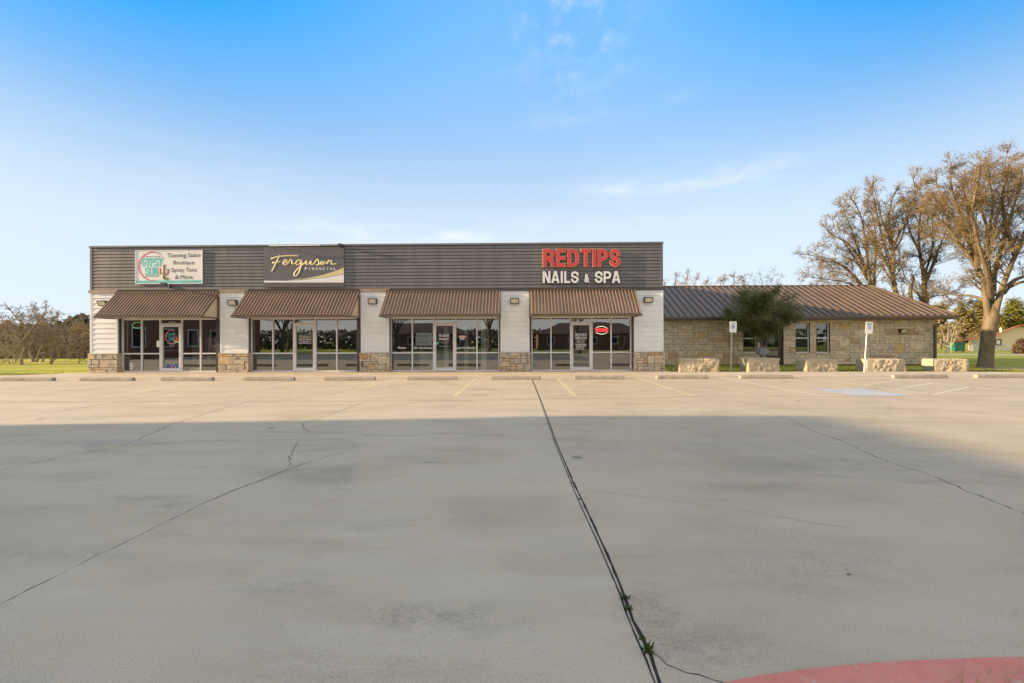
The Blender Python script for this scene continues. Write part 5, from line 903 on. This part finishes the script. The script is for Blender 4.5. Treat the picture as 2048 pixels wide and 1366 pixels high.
p = P(1912.5, 703, 56); bn_ = thing('green_bin', (p.x, 56, 0), 'dark green wheeled refuse bin beside the carport', 'bin'); s = MB(); s.prism([(p.x-.5, 55.6, .08), (p.x+.5, 55.6, .08), (p.x+.58, 55.6, 1.0), (p.x-.58, 55.6, 1.0)], (0, .9, 0)); s.build('body', 'bin_green', bn_); s = MB(); s.box(p.x-.62, p.x+.62, 55.55, 56.55, 1.0, 1.1); s.build('lid', 'bin_green', bn_); s = MB(); [s.tube([(p.x+dx-.05, 55.6, .1), (p.x+dx+.05, 55.6, .1)], .1, 10) for dx in (-.4, .4)]; s.build('wheels', 'wire_black', bn_)
p = P(2043, 700, 48); T = MB(); rg = random.Random(44)
for k in range(3000):
    a = rv(rg).normalized(); r_ = rg.random()**.3*(1+.25*noise.noise(a*2)); c = Vector((p.x+a.x*.72*r_, 48+a.y*.7*r_, abs(a.z)*1.55*r_)); u = rv(rg).normalized()*.07; v = u.orthogonal()*.7; T.face([c-u, c+v, c+u, c-v])
o = T.build('shrub', 'brush_leaf'); tag(o, 'rounded brown shrub before the cream house door at the right edge', 'shrub')
# small speckled box on a post under the evergreen
p = P(1525.5, 704, 23.6); mb_ = thing('mailbox', (p.x, 23.6, 0), 'grey speckled box on short post below the evergreen tree', 'box'); s = MB(); a = P(1517, 697.5, 23.6); b = P(1535.5, 709, 23.6); s.bevbox(a.x, b.x, 23.45, 23.85, b.z, a.z, .01); s.build('box', 'granite', mb_); s = MB(); s.box(p.x-.09, p.x+.11, 23.55, 23.75, 0, b.z-.002); s.build('post', 'granite', mb_); s = MB(); s.bevbox(a.x+.1, b.x-.1, 23.5, 23.8, a.z+.002, a.z+.05, .01); s.build('lid', 'granite', mb_)
# hills, wires
hl = MB(); hl.sm = True; xs_ = []; n = 90
for k in range(n+1):
    u = -420+840*k/n; h_ = 13+4*noise.noise(Vector((u*.012, 1, 0)))-(.028*(u+150) if -150 > u else 0); h_ = max(5, 10+5*noise.noise(Vector((u*.01, 3.3, 0)))+1.2*noise.noise(Vector((u*.09, 1, 1))))
    if -215 < u < -150: h_ = 13.2-.0*u-max(0, (u+185))*.16
    xs_.append((u, h_))
for (u0, h0), (u1, h1) in zip(xs_[:-1], xs_[1:]): hl.face([(u0, 190, -1), (u1, 190, -1), (u1, 215, h1), (u0, 215, h0)]); hl.face([(u0, 215, h0), (u1, 215, h1), (u1, 300, h1*.6), (u0, 300, h0*.6)])
hl.build('hills', 'ridge_leaf', kind='structure')
wt = MB(); rg = random.Random(9)
for k in range(9000):
    u = rg.uniform(-260, -150) if k < 6000 else rg.uniform(180, 260); Y = rg.uniform(165, 214); j = min(n-1, max(0, int((u+420)/840*n))); z = max(0, (Y-190)/25)*xs_[j][1]; c = Vector((u, Y, z+rg.random()*2.6)); a = rv(rg).normalized()*1.0; b = a.orthogonal()*.7; wt.face([c-a, c+b, c+a, c-b])
wt.build('far_woods', 'ridge_leaf', kind='stuff')
for k, (ya, yb_, lb) in enumerate(((615, 618.5, 'upper power line crossing the sky at the left'), (619.5, 622, 'lower power line crossing the sky at the left'))):
    s = MB(); A = P(-700, ya-12, 75); B = P(420, yb_+6, 75); m_ = A.lerp(B, .5)-Vector((0, 0, .9)); s.tube(catmull([A, A.lerp(B, .25)-Vector((0, 0, .6)), m_, A.lerp(B, .75)-Vector((0, 0, .6)), B], 6), .018, 4); o = s.build('power_line', 'wire_black'); tag(o, lb, 'power line', 'power lines')
# ------------------------------------------------------------------ small growth
def tuft(p, n, l, rg, mb, lean=.6, wd=.12, sp=.02):
    for _ in range(n):
        a = Vector((rg.gauss(0, lean), rg.gauss(0, lean), 1)).normalized(); q = p+Vector((rg.gauss(0, sp), rg.gauss(0, sp), 0)); h_ = l*rg.uniform(.5, 1.2); sd = a.cross(Vector((rg.gauss(0, 1), rg.gauss(0, 1), .1))).normalized()*h_*wd; mb.face([q-sd, q+sd, q+a*h_*.6+sd*.8, q+a*h_+Vector((a.x, a.y, -.2))*h_*.2, q+a*h_*.6-sd*.8])
rg = random.Random(77)
for i, (x, y, n_, l) in enumerate(((1250, 1197, 18, .028), (1257, 1217, 12, .026), (1265, 1240, 7, .018), (1283, 1277, 9, .02), (1296, 1305, 16, .03), (1301, 1298, 9, .032), (1163, 998, 8, .03))):
    p = G(x, y); mb = MB(); tuft(Vector((0, 0, 0)), n_, l, rg, mb, .9, .22, .009); o = mb.build('weed', 'weed_leaf'); o.location = p; tag(o, 'small green weed growing in the black joint of the concrete', 'weed', 'weeds in the joint')
st_ = MB()
for k in range(60): p = G(rg.uniform(1885, 2070), rg.uniform(1362, 1385)); tuft(p, 1, rg.uniform(.04, .10), rg, st_, .7, .022)
st_.build('dry_grass', 'straw', kind='stuff')
gb = MB()
for k in range(5200):
    if k < 2600: x = rg.uniform(7.0, 24.5); y = 21.2+abs(rg.gauss(0, .5)); l = rg.uniform(.04, .10)
    elif k < 3600: x = rg.uniform(7.0, 24); y = rg.uniform(21.2, 27.2); l = .08
    else: u = rg.random(); x = -33+11*u; y = 19.0+1.1*u+abs(rg.gauss(0, .8)); l = rg.uniform(.04, .09)
    tuft(Vector((x, y, -.03)), 2, l, rg, gb, .5)
gb.build('grass_blades', 'grass_leaf', kind='stuff')
s = MB(); p = G(1698, 1149.5, 0); s.face([p+Vector(v) for v in ((-.019, 0, .002), (-.005, -.010, .005), (.019, 0, .003), (.0, .010, .006))]); o = s.build('fallen_leaf', 'leaf_red'); tag(o, 'single small red fallen leaf lying on the concrete', 'leaf')
# ------------------------------------------------------------------ the other side of the lot (reflected in the glass, throws the long shade)
def brick_block(name, x0, x1, y0, y1, h, label):
    t = thing(name, ((x0+x1)/2, (y0+y1)/2, 0), label, 'building'); s = MB(); s.box(x0, x1, y0, y1, -.02, h-.3); s.build('wall', 'brick', t); s = MB(); s.box(x0-.08, x1+.08, y0-.08, y1+.08, h-.3, h); s.build('parapet', 'stop_concrete', t)
    for zf in (1.0, 4.6):
        k = y0+1.5
        while k < y1-2.5: s = MB(); s.box(x1+.004, x1+.05, k, k+1.5, zf, zf+1.8); o = s.build('window', 'white_vinyl', t); s = MB(); s.box(x1+.052, x1+.06, k+.1, k+1.4, zf+.1, zf+1.7); s.build('pane', 'dark_void', o); k += 3.4
    return t
brick_block('brick_building', -39.6, -34.5, -16, 5.04, 9.45, 'two storey brown brick building left of the parking lot')
def brick_house(x0, x1, y, h, rh, label):
    t = thing('brick_house', ((x0+x1)/2, y-5, 0), label, 'house'); s = MB(); s.box(x0, x1, y-10, y, -.02, h); s.build('wall', 'brick', t); s = MB(); s.prism([(x0-.6, y+.6, h+.002), (x0-.6, y-10.6, h+.002), (x0+2, y-5, h+rh)], (0, 0, .02)); 
    s = MB(); A, B, C_, D_ = (x0-.6, y+.6, h+.003), (x1+.6, y+.6, h+.003), (x1+.6, y-10.6, h+.003), (x0-.6, y-10.6, h+.003); E_, F_ = (x0+4, y-5, h+rh), (x1-4, y-5, h+rh); s.face([A, B, F_, E_]); s.face([B, C_, F_]); s.face([C_, D_, E_, F_]); s.face([D_, A, E_]); s.face([A, D_, C_, B]); s.build('roof', 'house_roof', t)
    k = x0+1.5
    while k < x1-2: s = MB(); s.box(k, k+1.3, y+.004, y+.05, .9, 2.2); o = s.build('window', 'white_vinyl', t); s = MB(); s.box(k+.1, k+1.2, y+.052, y+.06, 1.0, 2.1); s.build('pane', 'dark_void', o); k += 3.6
brick_house(-27, -9, -30, 2.7, 2.0, 'brown brick house across the street, facing the left shops'); brick_house(3, 22, -34, 2.7, 2.1, 'brown brick house across the street, facing the nail salon')
def auto(seed, x, y, h, label):
    T = Tree(seed); rg = T.rg; b = Vector((x, y, -.03)); fk = b+Vector((rg.uniform(-.3, .3), 0, h*.3)); T.limb([b, b+Vector((.1, 0, h*.15)), fk], (h*.03, h*.024), 8)
    for k in range(5): a = 6.28*k/5+rg.random(); e = Vector((math.cos(a), math.sin(a), 0)); poly = T.limb([fk, fk+e*h*.1+Vector((0, 0, h*.18)), fk+e*h*.22+Vector((0, 0, h*.36)), fk+e*h*.3+Vector((0, 0, h*.55))], (h*.014, h*.004), 6); T.along(poly, h*.012, h*.004, .2, .7, h*.22, dict(BG, kids=(5, 4, 3)), 1, .1)
    T.build('bare_tree', b, label, 'tree', 'bark', None, 'bare trees across the street')
for k, (x, y, h, lb) in enumerate(((-30, -13, 9, 'bare tree behind the camera at the left end of the street'), (-15, -12, 8, 'bare tree before the left brick house'), (-4, -14, 10, 'bare tree between the two brick houses'), (7, -11, 9, 'bare tree before the right brick house'), (20, -13, 10, 'bare tree past the right end of the right brick house'), (-38, -30, 9, 'bare tree left of the left brick house'))): auto(120+k, x, y, h, lb)
hd = MB(); rg = random.Random(15)
for k in range(9000): c = Vector((rg.uniform(-80, 70), rg.uniform(-64, -50), rg.random()*4)); a = rv(rg).normalized()*.5; b = a.orthogonal()*.6; hd.face([c-a, c+b, c+a, c-b])
hd.build('woods_across_street', 'ridge_leaf', kind='stuff')
